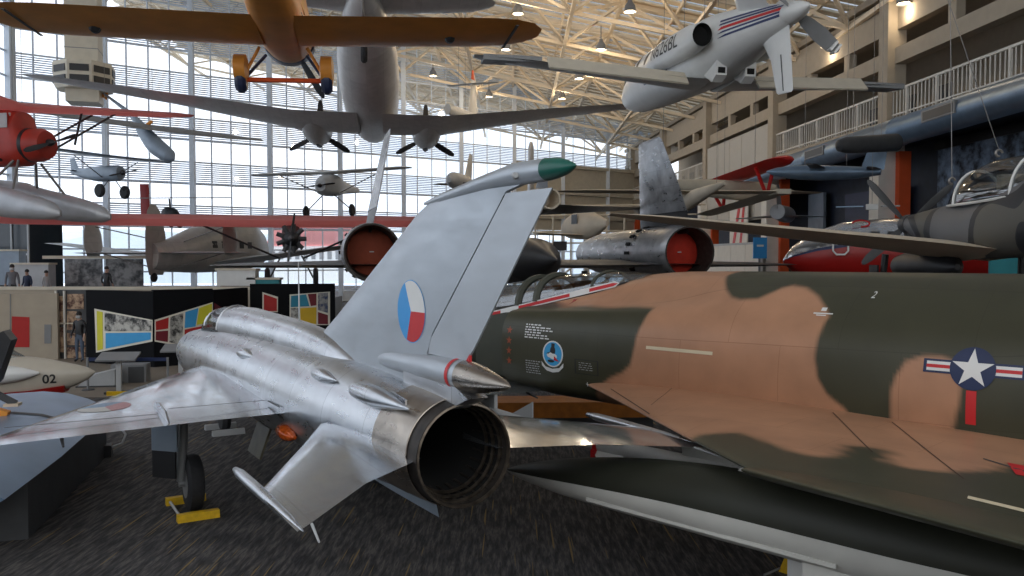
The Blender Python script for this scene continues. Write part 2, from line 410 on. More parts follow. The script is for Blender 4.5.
# back glass wall: one window per bay, thick posts between
M['slat'] = mk('blind_white', (.70, .74, .80, 1), .7, 0, 0)
bays = [-1.5, 4.0, 9.6, 15.2, 20.8, 26.4, 32, 37.6, 43.2, 48.8, 54.4]
mb = MB()
for t in bays:
    p = wp(t, 0); top = zroof(p.x, p.y) + 2.4
    mb.bar(wp(t, 0, .25), wp(t, top, .25), .34, .34)
mb.bar(wp(-1.5, .4), wp(54.4, .4), .5, .8)
wb = mb.build('wall_back', M['steelw'], kind='structure', ang=0)
mb = MB(); mb.box(wp(48, 9), (21, .3, 6), Matrix((WD, WN, Vector((0, 0, 1)))).transposed())
for q in (7.2, 9.5, 12): mb.bar(wp(37.6, q, .3), wp(58, q, .3), .3)
mb.build('trim_5', M['cream'], wb, ang=0)
for i in range(len(bays) - 1):
    t0, t1 = bays[i], bays[i + 1]; p = wp((t0 + t1) / 2, 0); top = zroof(p.x, p.y) + 2.6
    f = MB(); g = MB(); s = MB()
    for k in range(1, 4):
        t = t0 + (t1 - t0) * k / 4; f.bar(wp(t, .8), wp(t, top), .075, .12)
    z = .9; row = 0
    while z < top:
        f.bar(wp(t0, z), wp(t1, z), .15 if row % 2 == 0 else .07, .10)
        if row % 2 == 1 and row > 1:
            q = z + .1
            while q < z + 1.45:
                s.bar(wp(t0, q, -.12), wp(t1, q, -.12), .02, .075); q += .145
        z += 1.55; row += 1
    g.box((wp((t0 + t1) / 2, (top + .8) / 2)), (t1 - t0, .02, top - .8), Matrix((WD, WN, Vector((0, 0, 1)))).transposed())
    fo = f.build('window_%d' % (i + 1), M['steelw'], kind='structure', ang=0)
    g.build('glass_pane', M['glass'], fo, ang=0); s.build('blind', M['slat'], fo, ang=0)
# left glass wall running towards the viewer
LA = wp(-1.5, 0); LD = Vector((.074, -1, 0)).normalized(); LN = Vector((1, .074, 0)).normalized()
def lp(t, z, o=0): return LA + LD * t + LN * o + Vector((0, 0, z))
mb = MB()
for t in range(0, 60, 7): mb.bar(lp(t, 0, .2), lp(t, 24, .2), .35)
mb.bar(lp(0, .4), lp(60, .4), .5, .8)
mb.build('wall_left', M['lgrey'], kind='structure', ang=0)
for i in range(8):
    f = MB(); t0 = i * 7
    for k in range(1, 5): f.bar(lp(t0 + k * 1.4, .8), lp(t0 + k * 1.4, 24), .08, .12)
    for k in range(16): f.bar(lp(t0, .9 + k * 1.55), lp(t0 + 7, .9 + k * 1.55), .14, .1)
    fo = f.build('window_%d' % (i + 20), M['steelw'], kind='structure', ang=0)
    MB().box(lp(t0 + 3.5, 12.4), (7, .02, 23), Matrix((LD, LN, Vector((0, 0, 1)))).transposed()).build('glass_pane', M['glass'], fo, ang=0)

# unseen wall added behind the viewer to cut low light, open between posts above
M['back'] = mk('rear_light_block_paint', (.6, .57, .52, 1), .8, 0, .05)
mb = MB(); mb.box((-8, -9.2, 2.6), (62, .3, 5.2))
for k in range(9): mb.box((-38 + k * 7.5, -9.2, 14), (.4, .4, 20))
mb.build('wall_rear_light_block', M['back'], kind='structure', ang=0)

# ceiling: deck slats with skylight strips, space frame beneath
M['deck'] = mk('roof_deck', (.82, .70, .53, 1), .75, 0, .05)
mb = MB(); sk = MB()
X0, X1 = -36, 21
def rp_(x, Y, dz=0): return Vector((x, Y, zroof(x, Y) + dz))
Y = -8.0
while Y < 96:
    a, b_ = Y, Y + .62
    mb.loft([[rp_(x, a, 2.3), rp_(x, b_, 2.3), rp_(x, b_, 2.42), rp_(x, a, 2.42)] for x in (X0, X1)])
    sk.add([rp_(X0, b_, 2.4), rp_(X1, b_, 2.4), rp_(X1, b_ + .48, 2.4), rp_(X0, b_ + .48, 2.4)], [(0, 1, 2, 3)])
    Y += 1.1
ceil = mb.build('ceiling', M['deck'], kind='structure', ang=0)
M['skyl'] = glassy('skylight_glass', (.25, .285, .33, 1), .05, .2)
sk.build('skylight', M['skyl'], ceil, ang=0)
A_ = 6.2
rows = []
for j in range(-1, 15):
    mb = MB(); Yb = 2 + j * A_
    for i in range(9):
        x = X0 + 2 + i * A_; p = rp_(x, Yb)
        if x + A_ < X1: mb.bar(p, rp_(x + A_, Yb), .2)
        mb.bar(p, rp_(x, Yb + A_), .2)
        for sx in (-.5, .5):
            for sy in (-.5, .5): mb.bar(p, rp_(x + sx * A_, Yb + sy * A_, 2.15), .16)
        q = rp_(x + .5 * A_, Yb + .5 * A_, 2.15)
        mb.bar(q, rp_(x + 1.5 * A_, Yb + .5 * A_, 2.15), .2); mb.bar(q, rp_(x + .5 * A_, Yb + 1.5 * A_, 2.15), .2, .3)
        mb.bar(rp_(x, Yb, 2.2), rp_(x, Yb + A_, 2.2), .12, .22)
        mb.box(p, (.3, .3, .2))
    mb.build('roof_truss', M['beige'], ceil, ang=0)

# ------------------------------------------------------------------ right-hand building
RB = Matrix.Translation((16.5, 27, 0)) @ Matrix.Rotation(R(90 + 4.24), 4, 'Z')
def rset(o): o.matrix_world = RB; return o
CX = [-16.3, -3.9, 8.5, 20.9, 33.3, 45.7, 58.1]
wall = MB()
for x in CX: wall.box((x, -.05, 7.2), (.75, .8, 14.4))
wall.box((20, -3, 8.75), (84, 6.3, .8))
wall.box((20, -.2, 11.75), (84, .5, .65)); wall.box((20, -.25, 13.6), (84, .4, 1.5))
wall.box((20, -5.8, 11.6), (84, .2, 5.4)); wall.box((20, -2.9, 14.6), (84, 6, .3))
for x in CX:
    for k in (1, 2): wall.box((x + k * 4.13, -.25, 12.5), (.5, .35, 1.2))
wr = rset(wall.build('wall_right', M['beige2'], kind='structure', ang=0))
d = MB(); d.box((20, -2.0, 4.3), (84, .2, 8.6)); d.box((20, -1, 8.33), (84, 2.4, .06))
M['exhib'] = mk('exhibit_navy', (.012, .017, .035, 1), .6, 0, .3)
d.build('trim_1', M['exhib'], wr, ang=0)
d = MB()
for x in CX: d.box((x - .52, -.30, 3.9), (.34, .5, 7.8))
d.build('trim_2', M['orange2'], wr, ang=0)
d = MB()
for x in CX: d.box((x, .12, 4.2), (.78, 1.1, 8.4))
d.build('trim_3', M['wallw'], wr, ang=0)
d = MB(); d.box((27.1, .1, 8.4), (11.6, .25, 5.4)); 
for k in range(1, 5): d.box((21.3 + k * 2.3, .235, 8.4), (.04, .02, 5.4))
d.build('trim_4', mk('beige_cladding', (.50, .475, .43, 1), .7, 0, .03), wr, ang=0)
d = MB()
for a, b_ in zip(CX[:-1], CX[1:]):
    if abs(a - 20.9) < .1: continue
    d.box(((a + b_) / 2, -4.2, 10.3), (1.4, .1, 2.2), ); d.box((a + 3, -4.2, 10.3), (1.0, .1, 2.1)); d.box((a + 9.3, -4.2, 10.3), (1.0, .1, 2.1))
d.build('door_1', M['dgrey'], wr, ang=0)
for a, b_ in zip(CX[:-1], CX[1:]):
    if abs(a - 20.9) < .1 or a < -10: continue
    r_ = MB(); r_.bar((a + .4, .12, 10.3), (b_ - .4, .12, 10.3), .09); r_.bar((a + .4, .12, 9.3), (b_ - .4, .12, 9.3), .06)
    n = 0; x = a + .5
    while x < b_ - .4:
        r_.bar((x, .12, 9.15), (x, .12, 10.3), .10 if n % 8 == 0 else .035); x += .26; n += 1
    o = rset(r_.build('balcony_railing', M['wallw'], ang=0))
    tag(o, {-16.3: 'balcony railing past the right edge of the photo', -3.9: 'pale balcony railing nearest the viewer, high at the right edge', 8.5: 'pale balcony railing behind the wing tip of the white pusher airplane', 33.3: 'small far balcony railing left of the beige cladding', 45.7: 'farthest balcony railing at the deep end of the right wall'}[a], 'railing', 'balcony railings')
# ================================================================== silver swept-tail jet (the big one in front)
mig = thing('jet_fighter', 'bare silver delta-wing jet fighter with a blue, white and red tail roundel', 'fighter jet', (-.445, 7.4, 0), 31.2)
fus = fuse([S(.70, .518, 1.66), S(.95, .53, 1.66), S(2.0, .59, 1.645), S(3.2, .635, 1.63), S(5, .66, 1.62), S(7.5, .665, 1.6), S(8.8, .635, 1.56), S(9.9, .585, 1.52), S(10.8, .53, 1.49), S(11.4, .48, 1.47), S(11.75, .44, 1.47)], 40, 90, (False, False)).build('fuselage', M['alu'], mig)
mb = MB(); mb.lathe([(11.75, .44), (11.77, .42), (11.5, .39), (10.7, .36)], (0, 0, 1.47), n=32, cap=(False, True))
mb.lathe([(10.7, .26), (11.4, .2), (12.1, .02)], (0, 0, 1.47), n=24); mb.build('intake_cone', M['green'], fus)
mb = MB(); mb.tube([(11.7, 0, 1.06), (13.5, 0, 1.06)], [.03, .012], 6); mb.build('pitot_boom', M['alu'], mig)
# nozzle
mb = MB(); mb.lathe([(.82, .528), (.6, .522), (.3, .507), (.12, .495), (.115, .487), (.3, .492)], (0, 0, 1.66), n=48, cap=(False, False))
noz = mb.build('exhaust_nozzle', M['heat'], mig)
mb = MB(); mb.lathe([(.3, .482), (.1, .478), (-.055, .470), (-.06, .452), (.12, .448)], (0, 0, 1.66), n=48, cap=(False, False)); mb.build('nozzle_lip', M['heatd'], noz)
mb = MB(); mb.lathe([(.12, .45), (.3, .44), (.3, .425), (.55, .40), (.95, .35), (2.2, .33)], (0, 0, 1.66), n=48, cap=(False, True)); mb.build('jet_pipe', M['soot_recess'], noz)
mb = MB()
for x, r in ((-.05, .47), (.07, .452), (.17, .435), (.26, .415)):
    mb.lathe([(x - .012, r - .004), (x - .018, r - .022), (x + .012, r - .03), (x + .016, r - .004)], (0, 0, 1.66), n=48, cap=(False, False))
mb.build('nozzle_ring', M['heatl'], noz)
mb = MB()
for k in range(28):
    t = 2 * math.pi * k / 28; c, s = math.cos(t), math.sin(t)
    mb.bar((.02, c * .455, 1.66 + s * .455), (.5, c * .40, 1.66 + s * .40), .03, .012)
mb.build('nozzle_petals', M['heatd'], noz)
# dorsal spine and canopy
sp_ = fuse([(2.2, .12, 2.0, 2.22, 2.1, 2), (3.4, .21, 1.9, 2.45, 2.2, 2.2), (4.7, .26, 1.9, 2.54, 2.22, 2.3), (6.2, .29, 1.9, 2.57, 2.2, 2.3), (7.4, .33, 1.9, 2.59, 2.2, 2.3), (8.3, .34, 1.9, 2.56, 2.2, 2.2)], 24, 30).build('dorsal_spine', M['alu'], mig)
cn = fuse([(8.3, .34, 1.9, 2.56, 2.2, 2.2), (8.8, .345, 1.9, 2.55, 2.2, 2.2), (9.5, .33, 1.9, 2.44, 2.15, 2.1), (10.1, .26, 1.85, 2.2, 2.05, 2), (10.5, .14, 1.8, 2.0, 1.95, 2)], 24, 24).build('canopy', M['canopy'], mig)
for x, h, wd in ((8.32, 2.575, .35), (9.35, 2.47, .345)):
    mb = MB(); mb.tube([(x, wd * math.cos(t) * 1.0, 2.17 + (h - 2.17) * math.sin(t)) for t in [math.pi * k / 12 for k in range(13)]], .022, 6)
    mb.build('canopy_frame', M['alu'], cn)
# fin, rudder, tip fairing
LE = [(2.0, 4.9), (2.28, 4.35), (2.5, 3.68), (2.7, 3.24), (3.0, 2.62), (3.3, 2.0), (3.6, 1.38), (3.82, .93), (3.93, .62), (4.0, .3), (4.05, -.1)]
def hinge(z): return .62 + (z - 2.6) / (3.91 - 2.6) * (-.78 - .62) if z > 2.6 else .62
def te(z): return -.12 + (z - 2.49) / (3.92 - 2.49) * (-1.32)
mb = MB(); mb.wing([(z, x, hinge(z) if z < 3.94 else -1.2, 0, .17 - .045 * (z - 2)) for z, x in LE], True, [(1, .28), (.85, .36), (.6, .48), (.35, .5), (.15, .38), (.05, .22), (0, 0), (.05, -.22), (.15, -.38), (.35, -.5), (.6, -.48), (.85, -.36), (1, -.28)])
fin = mb.build('tail_fin', M['finp'], mig, 25)
mb = MB(); mb.wing([(z, hinge(z) - .022, te(z) if z > 2.6 else te(z) + (2.6 - z) * .2, 0, .078 - .02 * (z - 2.5)) for z in (2.5, 2.62, 3.0, 3.4, 3.8, 3.915)], True, [(1, .12), (.5, .36), (0, .5), (0, -.5), (.5, -.36), (1, -.12)])
rud = mb.build('rudder', M['rudp'], mig, 25)
mb = MB(); mb.wing([(z, hinge(z), hinge(z) - .024, 0, .05) for z in (2.55, 3.9)], True, [(1, .5), (0, .5), (0, -.5), (1, -.5)]); mb.build('rudder_gap', M['soot_recess'], rud)
cap = fuse([(.75, .01, 3.905, 3.93, 3.915, 2), (.35, .05, 3.90, 3.995, 3.95, 2), (-.1, .07, 3.93, 4.05, 3.99, 2), (-.6, .085, 3.96, 4.11, 4.035, 2), (-1.0, .093, 3.965, 4.145, 4.055, 2), (-1.37, .088, 3.968, 4.14, 4.053, 2)], 24, 24).build('fin_tip_fairing', M['finp'], mig)
mb = MB(); fuse([(-1.37, .088, 3.968, 4.14, 4.053, 2), (-1.5, .075, 3.98, 4.128, 4.053, 2), (-1.62, .05, 4.0, 4.1, 4.05, 2), (-1.70, .022, 4.03, 4.07, 4.05, 2), (-1.73, .004, 4.046, 4.054, 4.05, 2)], 20, 12, mb=mb); mb.build('radome_tip', M['green'], cap)
mb = MB(); mb.tube([(-1.05, .085, 4.03), (-1.09, .105, 4.03)], [.03, .02], 12); mb.build('tail_light', M['lgrey'], cap)
# brake parachute housing at the fin root
pc = fuse([(2.1, .02, 2.30, 2.34, 2.32, 2), (1.6, .09, 2.24, 2.44, 2.34, 2), (1.0, .12, 2.235, 2.475, 2.355, 2), (.3, .136, 2.23, 2.505, 2.365, 2), (-.05, .138, 2.228, 2.505, 2.365, 2), (-.3, .122, 2.245, 2.485, 2.365, 2), (-.55, .08, 2.29, 2.445, 2.367, 2), (-.76, .03, 2.34, 2.40, 2.37, 2), (-.82, .006, 2.364, 2.376, 2.37, 2)], 28, 40).build('parachute_housing', M['finp'], mig)
pc_tip = fuse([(-.08, .141, 2.225, 2.508, 2.365, 2), (-.3, .125, 2.242, 2.488, 2.365, 2), (-.55, .083, 2.287, 2.448, 2.367, 2), (-.77, .032, 2.338, 2.402, 2.37, 2), (-.83, .006, 2.364, 2.376, 2.37, 2)], 28, 16).build('housing_cone', M['heat'], pc)
mb = MB(); mb.lathe([(.07, .143), (.01, .143)], (0, 0, 2.367), n=28, cap=(False, False), sz=1.0); mb.build('red_band', M['decalr'], pc)
mb = MB(); mb.box((-.08, 0, 2.535), (.18, .02, .08)); mb.build('warning_tag', M['decalr'], pc)
mb = MB(); mb.loft([[(1.05, y, 2.05), (1.05, y, 2.30), (-.05, y, 2.28), (-.30, y, 2.20), (.05, y, 2.06)] for y in (-.10, .10)]); mb.build('housing_pylon', M['alu'], mig, 20)
# fairings and bumps on the left flank
for x0, x1, z, r, nm in ((1.75, .25, 2.06, .105, 'pointed_fairing'), (2.85, 2.05, 2.09, .075, 'blister_fairing'), (6.1, 5.2, 2.02, .09, 'blister_fairing')):
    yy = math.sqrt(max(.001, .625 ** 2 - (z - 1.64) ** 2)) if x0 > 2 else .40
    c = (x0 + x1) / 2; h = (x0 - x1) / 2
    fuse([(x1, .005, z - .01, z + .01, z, 2), (x1 + h * .4, r * .5, z - r * .5, z + r * .5, z, 2), (c + h * .1, r, z - r, z + r, z, 2), (x0 - h * .3, r * .8, z - r * .8, z + r * .8, z, 2), (x0, .005, z - .01, z + .01, z, 2)], 16, 16).build(nm, M['alu'], mig).location = (0, yy, 0)
mb = MB(); mb.box((.62, .335, 2.10), (.34, .02, .05), Matrix.Rotation(R(-6), 3, 'Y')); mb.build('vane', M['alu'], mig)
# ventral fin
mb = MB(); mb.wing([(1.25, 3.2, .62, 0, .05), (1.05, 2.5, .50, 0, .04), (.97, 2.2, .46, 0, .03)], True); mb.build('ventral_fin', M['blgrey'], mig)
# wings
def swing(sd):
    st = []
    for l, a, b in ((.3, 9.0, 3.30), (.62, 8.42, 3.34), (1.5, 7.1, 3.42), (2.5, 5.52, 3.42), (3.3, 4.28, 3.42), (3.50, 3.98, 3.42), (3.58, 3.80, 3.46)):
        st.append((l * sd, a, b, 1.57 - .022 * l, .235 - .055 * l))
    mb = MB(); mb.wing(st)
    return mb.build('wing', M['aluw'], mig, 30)
wl = swing(1); wr_ = swing(-1)
for sd, w_ in ((1, wl), (-1, wr_)):
    mb = MB(); mb.loft([[(4.62, y, 1.52), (4.55, y, 1.62), (4.2, y, 1.665), (3.75, y, 1.635), (3.5, y, 1.53)] for y in (1.87 * sd, 1.89 * sd)]); mb.build('wing_fence', M['alu'], w_, 0)
    mb = MB(); mb.box((3.92, 1.25 * sd, 1.632), (.012, 1.15, .004)); mb.box((3.95, 2.7 * sd, 1.575), (.012, 1.55, .004)); mb.box((3.67, .66 * sd, 1.62), (.5, .012, .01)); mb.build('flap_line', M['dgrey'], w_, 0)
    mb = MB(); mb.tube([(3.6, 2.95 * sd, 1.47), (3.32, 2.95 * sd, 1.43)], [.02, .012], 6); mb.build('static_wick', M['dgrey'], w_)
    # rocket on the wing pylon
    ms = MB(); y = 2.35 * sd
    ms.lathe([(2.55, .05), (2.6, .07), (5.0, .07), (5.25, .05), (5.35, .01)], (0, y, 1.25), n=14)
    ms.box((4.0, y, 1.40), (1.1, .05, .22))
    for k in range(4):
        t = math.pi / 4 + k * math.pi / 2 + (math.pi / 4); dy, dz = math.cos(t), math.sin(t)
        for xa, xb, sp2 in ((3.05, 2.5, .30), (5.0, 4.8, .16)):
            ms.loft([[(xa, y + dy * .05 - dz * q, 1.25 + dz * .05 + dy * q), (xb, y + dy * sp2 - dz * q, 1.25 + dz * sp2 + dy * q), (xb, y + dy * .05 - dz * q, 1.25 + dz * .05 + dy * q)] for q in (-.006, .006)])
    if sd < 0: ms.build('wing_missile', M['lgrey'], w_, 30)
# tailplanes with tip weights
for sd, z0, z1 in ((1, 1.66, 1.50), (-1, 1.66, 1.62)):
    k = 1.0 if sd > 0 else 1.3
    mb = MB(); mb.wing([(.38 * sd, 2.45, .04, z0, .13), (1.0 * sd * k, 1.38, -.25, (z0 * .6 + z1 * .4), .085), (1.66 * sd * k, .36, -.78, z1, .05), (1.74 * sd * k, .20, -.85, z1, .03)])
    tp = mb.build('tailplane', M['aluw'], mig, 30)
    mb = MB(); y = 1.70 * sd * k; mb.lathe([(1.16, .005), (1.13, .028), (.95, .048), (.5, .05), (.1, .046), (-.5, .03), (-.86, .006)], (0, y, z1), n=12, sz=.9); mb.build('tip_weight', M['alu'], tp)
    mb = MB(); mb.tube([(-.74, 1.6 * sd * k, z1), (-1.02, 1.64 * sd * k, z1 - .04)], [.012, .008], 6); mb.build('static_wick', M['lgrey'], tp)
# undercarriage
def gear(y, x):
    g = MB(); sd = 1 if y > 0 else -1
    g.tube([(x, y + .02 * sd, 1.5), (x - .02, y + .04 * sd, .9), (x, y + .08 * sd, .42)], [.06, .055, .05], 10); g.tube([(x, y + .1 * sd, .39), (x, y - .12 * sd, .39)], .05, 8)
    g.bar((x + .1, y + .06 * sd, .85), (x + .22, y + .08 * sd, .5), .04); g.bar((x + .22, y + .08 * sd, .5), (x, y + .08 * sd, .42), .04)
    leg = g.build('main_gear_leg', M['mgrey'], mig)
    d = MB(); d.box((x + .05, y + .26 * sd, 1.13), (.40, .03, .58), Matrix.Rotation(R(42) * sd, 3, 'Z')); d.build('gear_door', M['blgrey'], leg)
    d = MB(); d.box((x + .05, y + .27 * sd, .66), (.36, .03, .36), Matrix.Rotation(R(42) * sd, 3, 'Z')); d.build('lower_gear_door', M['black'], leg)
    t = MB(); t.lathe([(-.10, .19), (-.10, .30), (-.075, .365), (0, .385), (.075, .365), (.10, .30), (.10, .19)], (x, y - .08 * sd, .385), 'y', 40); tyre = t.build('tyre', M['rubber'], leg)
    t = MB(); t.lathe([(-.105, .2), (-.085, .17), (-.08, .06), (-.12, .05), (-.12, .01)], (x, y - .08 * sd, .385), 'y', 24); t.lathe([(.105, .2), (.085, .17), (.08, .06), (.12, .05), (.12, .01)], (x, y - .08 * sd, .385), 'y', 24); t.build('wheel_hub', M['mgrey'], tyre)
gear(1.40, 5.25); gear(-1.40, 5.25)
g = MB(); g.tube([(10.3, -.1, 1.2), (10.35, -.1, .3)], .05, 8); ng = g.build('nose_gear_leg', M['mgrey'], mig)
t = MB(); t.lathe([(-.08, .12), (-.08, .22), (0, .27), (.08, .22), (.08, .12)], (10.35, -.2, .27), 'y', 24); t.build('tyre', M['rubber'], ng)
M['oldoor'] = mk('olive_brown_door', (.13, .115, .075, 1), .5, 0, .2, 6)
# open belly door and the orange plug behind it
mb = MB(); mb.box((4.9, .52, .93), (.62, .03, .42), Matrix.Rotation(R(20), 3, 'X')); mb.build('belly_door', M['oldoor'], mig)
M['orangeg'] = mk('orange_plug', lin(190, 84, 30), .15, .3, .5, 14)
mb = MB(); mb.lathe([(3.6, .02), (3.5, .09), (3.3, .10), (3.1, .06), (3.0, .02)], (0, .60, 1.32), n=14); mb.build('orange_plug', M['orangeg'], mig)
mb = MB(); mb.box((3.2, .60, 1.52), (.6, .02, .03)); mb.build('trim_strip', M['lgrey'], mig)
mb = MB(); mb.tube([(4.75, .0, 2.5), (4.78, 0, 3.35)], [.015, .006], 6); mb.build('blade_aerial', M['lgrey'], mig)
# roundels
tf = bvh(fin)
Oc = (1.03, 0, 2.89); U, V, D = (-1, 0, 0), (0, 0, 1), (0, -1, 0)
def sector(a0, a1, r, n=24): return [(0, 0)] + [(r * math.cos(a0 + (a1 - a0) * i / n), r * math.sin(a0 + (a1 - a0) * i / n)) for i in range(n + 1)]
def roundel(name, parent, O, U, V, D, tree, r, off=.003, rot=0, ring=True):
    a = [R(x + rot) for x in (0, 115, 250, 360)]
    sh = [(ell(0, 0, r * 1.03, r * 1.03), 0, 0)] if ring else []
    sh += [(sector(a[0], a[1], r), 1, 1), (sector(a[1], a[2], r), 0, 1), (sector(a[2], a[3], r), 2, 1)]
    return decal(name, [M['blue'], M['decalw'], M['decalr']], parent, sh, O, U, V, D, tree, off, .06)
roundel('roundel', fin, (.95, .0, 2.88), U, V, D, tf, .30, .003)
M['pblue'] = mk('worn_blue', (.22, .33, .46, 1), .4, .5, .3, 30); M['pwhite'] = mk('worn_white', (.58, .57, .54, 1), .4, .3, .1, 30); M['pred'] = mk('worn_red', (.52, .27, .28, 1), .4, .4, .2, 30)
tw = bvh(wl)
decal('wing_roundel', [M['pblue'], M['pwhite'], M['pred']], wl, [(sector(R(60), R(180), .3), 0, 0), (sector(R(180), R(300), .3), 1, 0), (sector(R(-60), R(60), .3), 2, 0)], (4.82, 2.42, 0), (-.35, -.94, 0), (.94, -.35, 0), (0, 0, -1), tw, .004, .05)
ch = thing('wheel_chock', 'yellow two-bar wheel chock around the left main wheel of the silver jet', 'wheel chock', mig.matrix_world @ Vector((5.25, 1.33, 0)), 31.2)
for nm, x in (('chock_bar', -.44), ('chock_bar', .44)):
    c_ = MB(); h = .27; c_.loft([[(x - .06, y, 0), (x + .06, y, 0), (x + .05, y, .10), (x - .05, y, .10)] for y in (-h + .02, h)]); c_.build(nm, M['yellow'], ch, 20)
c_ = MB(); c_.tube([(-.44, .22, .05), (.44, .22, .05)], .02, 8); c_.build('tie_rod', M['lgrey'], ch)
ch2 = thing('wheel_chock', 'white chock under the nose wheel of the silver jet', 'wheel chock', mig.matrix_world @ Vector((10.35, -.2, 0)), 31.2)
c_ = MB(); c_.loft([[(-.42, y, 0), (-.28, y, 0), (-.30, y, .1), (-.38, y, .1)] for y in (-.3, .3)]); c_.build('chock_bar', M['lgrey'], ch2, 20)
c_ = MB(); c_.loft([[(.42, y, 0), (.28, y, 0), (.30, y, .1), (.38, y, .1)] for y in (-.3, .3)]); c_.build('chock_bar', M['lgrey'], ch2, 20)

# ================================================================== camouflaged twin-seat fighter
ph = thing('jet_fighter', 'brown and dark green camouflaged two-seat jet fighter with a star insignia on its flank', 'fighter jet', (2.10, 12.06, 0), 44)
base = {
 1.85: [(0, 1.42), (.5, 1.42), (1.0, 1.47), (1.25, 1.58), (1.33, 1.80), (1.345, 2.1), (1.32, 2.38), (1.2, 2.58), (1.02, 2.63), (.80, 2.66), (.62, 2.66), (.5, 2.67), (0, 2.64)],
 0.8: [(0, 1.35), (.5, 1.36), (1.0, 1.42), (1.27, 1.56), (1.345, 1.82), (1.35, 2.12), (1.32, 2.42), (1.2, 2.62), (1.04, 2.68), (.82, 2.72), (.64, 2.79), (.5, 2.88), (0, 2.90)],
 0.2: [(0, 1.32), (.5, 1.34), (1.0, 1.42), (1.275, 1.57), (1.345, 1.83), (1.35, 2.13), (1.315, 2.44), (1.2, 2.64), (1.05, 2.71), (.84, 2.78), (.66, 2.89), (.46, 3.03), (0, 3.15)],
 -.7: [(0, 1.3), (.5, 1.32), (1.0, 1.42), (1.28, 1.58), (1.345, 1.85), (1.35, 2.15), (1.31, 2.46), (1.2, 2.66), (1.07, 2.75), (.86, 2.84), (.66, 2.97), (.38, 3.15), (0, 3.215)],
 -2.2: [(0, 1.3), (.5, 1.32), (1.0, 1.42), (1.28, 1.58), (1.34, 1.85), (1.34, 2.15), (1.29, 2.45), (1.19, 2.66), (1.06, 2.80), (.88, 2.94), (.67, 3.06), (.38, 3.18), (0, 3.23)],
 -4.6: [(0, 1.3), (.5, 1.32), (1.0, 1.42), (1.26, 1.6), (1.31, 1.85), (1.31, 2.12), (1.27, 2.4), (1.17, 2.63), (1.03, 2.79), (.85, 2.94), (.65, 3.07), (.36, 3.19), (0, 3.235)],
 -6.5: [(0, 1.35), (.45, 1.37), (.85, 1.45), (1.05, 1.6), (1.12, 1.85), (1.13, 2.1), (1.08, 2.35), (.98, 2.55), (.86, 2.72), (.7, 2.88), (.52, 3.03), (.28, 3.16), (0, 3.21)],
 -9.5: [(0, 1.9), (.2, 1.91), (.4, 1.95), (.5, 2.0), (.55, 2.1), (.56, 2.2), (.55, 2.35), (.5, 2.5), (.43, 2.62), (.36, 2.74), (.28, 2.85), (.16, 2.95), (0, 3.0)],
 -11.2: [(0, 2.3), (.1, 2.31), (.18, 2.33), (.22, 2.36), (.25, 2.4), (.26, 2.45), (.25, 2.5), (.23, 2.56), (.2, 2.62), (.16, 2.68), (.12, 2.74), (.07, 2.78), (0, 2.8)]}
xs = sorted(base); NS = 330; SUB = 7
dens = {x: crom(base[x], SUB) for x in xs}
rings = []; ns = len(dens[xs[0]])
xsamp = [-11.2 + (5.2) * i / 40 for i in range(40)] + [-6.0 + 7.85 * i / 260 for i in range(261)]
for x in xsamp:
    half = [(pch(xs, [dens[q][k][0] for q in xs], x), pch(xs, [dens[q][k][1] for q in xs], x)) for k in range(ns)]
    rings.append([(x, l, z) for l, z in half] + [(x, -l, z) for l, z in reversed(half[1:-1])])
mb = MB(); mb.loft(rings, (True, False))
GREEN = [
 [(3, 1.2), (3, 2.80), (.95, 2.70), (.2, 2.73), (-.72, 2.76), (-.70, 2.60), (-.65, 2.43), (-.61, 2.22), (-.56, 2.03), (-.43, 1.92), (-.22, 1.82), (-.01, 1.67), (.3, 1.2)],
 [(-1.34, 3.3), (-1.34, 3.18), (-1.55, 3.02), (-1.73, 2.92), (-1.88, 2.89), (-2.1, 2.92), (-2.24, 3.01), (-2.29, 3.05), (-2.4, 3.09), (-2.59, 3.06), (-2.81, 2.96), (-3.0, 2.84), (-3.07, 2.77), (-3.04, 2.65), (-3.02, 2.5), (-3.01, 2.33), (-3.05, 2.11), (-3.16, 1.96), (-3.34, 1.85), (-3.6, 1.6), (-3.83, 1.6), (-3.83, 2.07), (-3.87, 2.23), (-3.95, 2.37), (-4.09, 2.43), (-4.27, 2.44), (-4.41, 2.41), (-4.47, 2.29), (-4.48, 2.15), (-4.46, 2.0), (-4.37, 1.6), (-6.6, 1.6), (-6.9, 2.2), (-7.2, 3.3)],
 [(-9, 1.5), (-8.6, 2.4), (-9.2, 3.3), (-12, 3.3), (-12, 1.5)]]
WGREEN = [[(-2.2, 4.4), (-2.74, 3.3), (-2.79, 3.15), (-3.08, 2.95), (-3.5, 3.16), (-3.78, 3.31), (-4.03, 3.36), (-4.16, 3.25), (-4.10, 2.99), (-4.07, 2.8), (-4.26, 2.68), (-4.42, 2.76), (-4.49, 3.08), (-4.65, 3.2), (-4.91, 3.11), (-5.13, 2.79), (-5.21, 2.48), (-5.4, 2.1), (-6.2, 1.9), (-7.0, 2.2), (-9, 3), (-9, 7), (-2, 7)]]
TAN = lin(177, 131, 101); GRN = lin(62, 61, 45)
def camo(o, polys, ax, soft=.022, mirror=True):
    me = o.data; at = me.color_attributes.new('paint', 'FLOAT_COLOR', 'POINT')
    for v in me.vertices:
        p = (v.co.x, abs(v.co[ax]) if ax == 1 else v.co[ax]); d = min(sdist(p, q) for q in polys)
        d += .008 * math.sin(p[0] * 7 + p[1] * 5)
        t = max(0, min(1, .5 - d / (2 * soft))); at.data[v.index].color = [TAN[i] * (1 - t) + GRN[i] * t for i in range(3)] + [1]
m = mk('camouflage_paint', TAN, .42, 0, 0, spec=.4); nt = m.node_tree; b = nt.nodes['Principled BSDF']
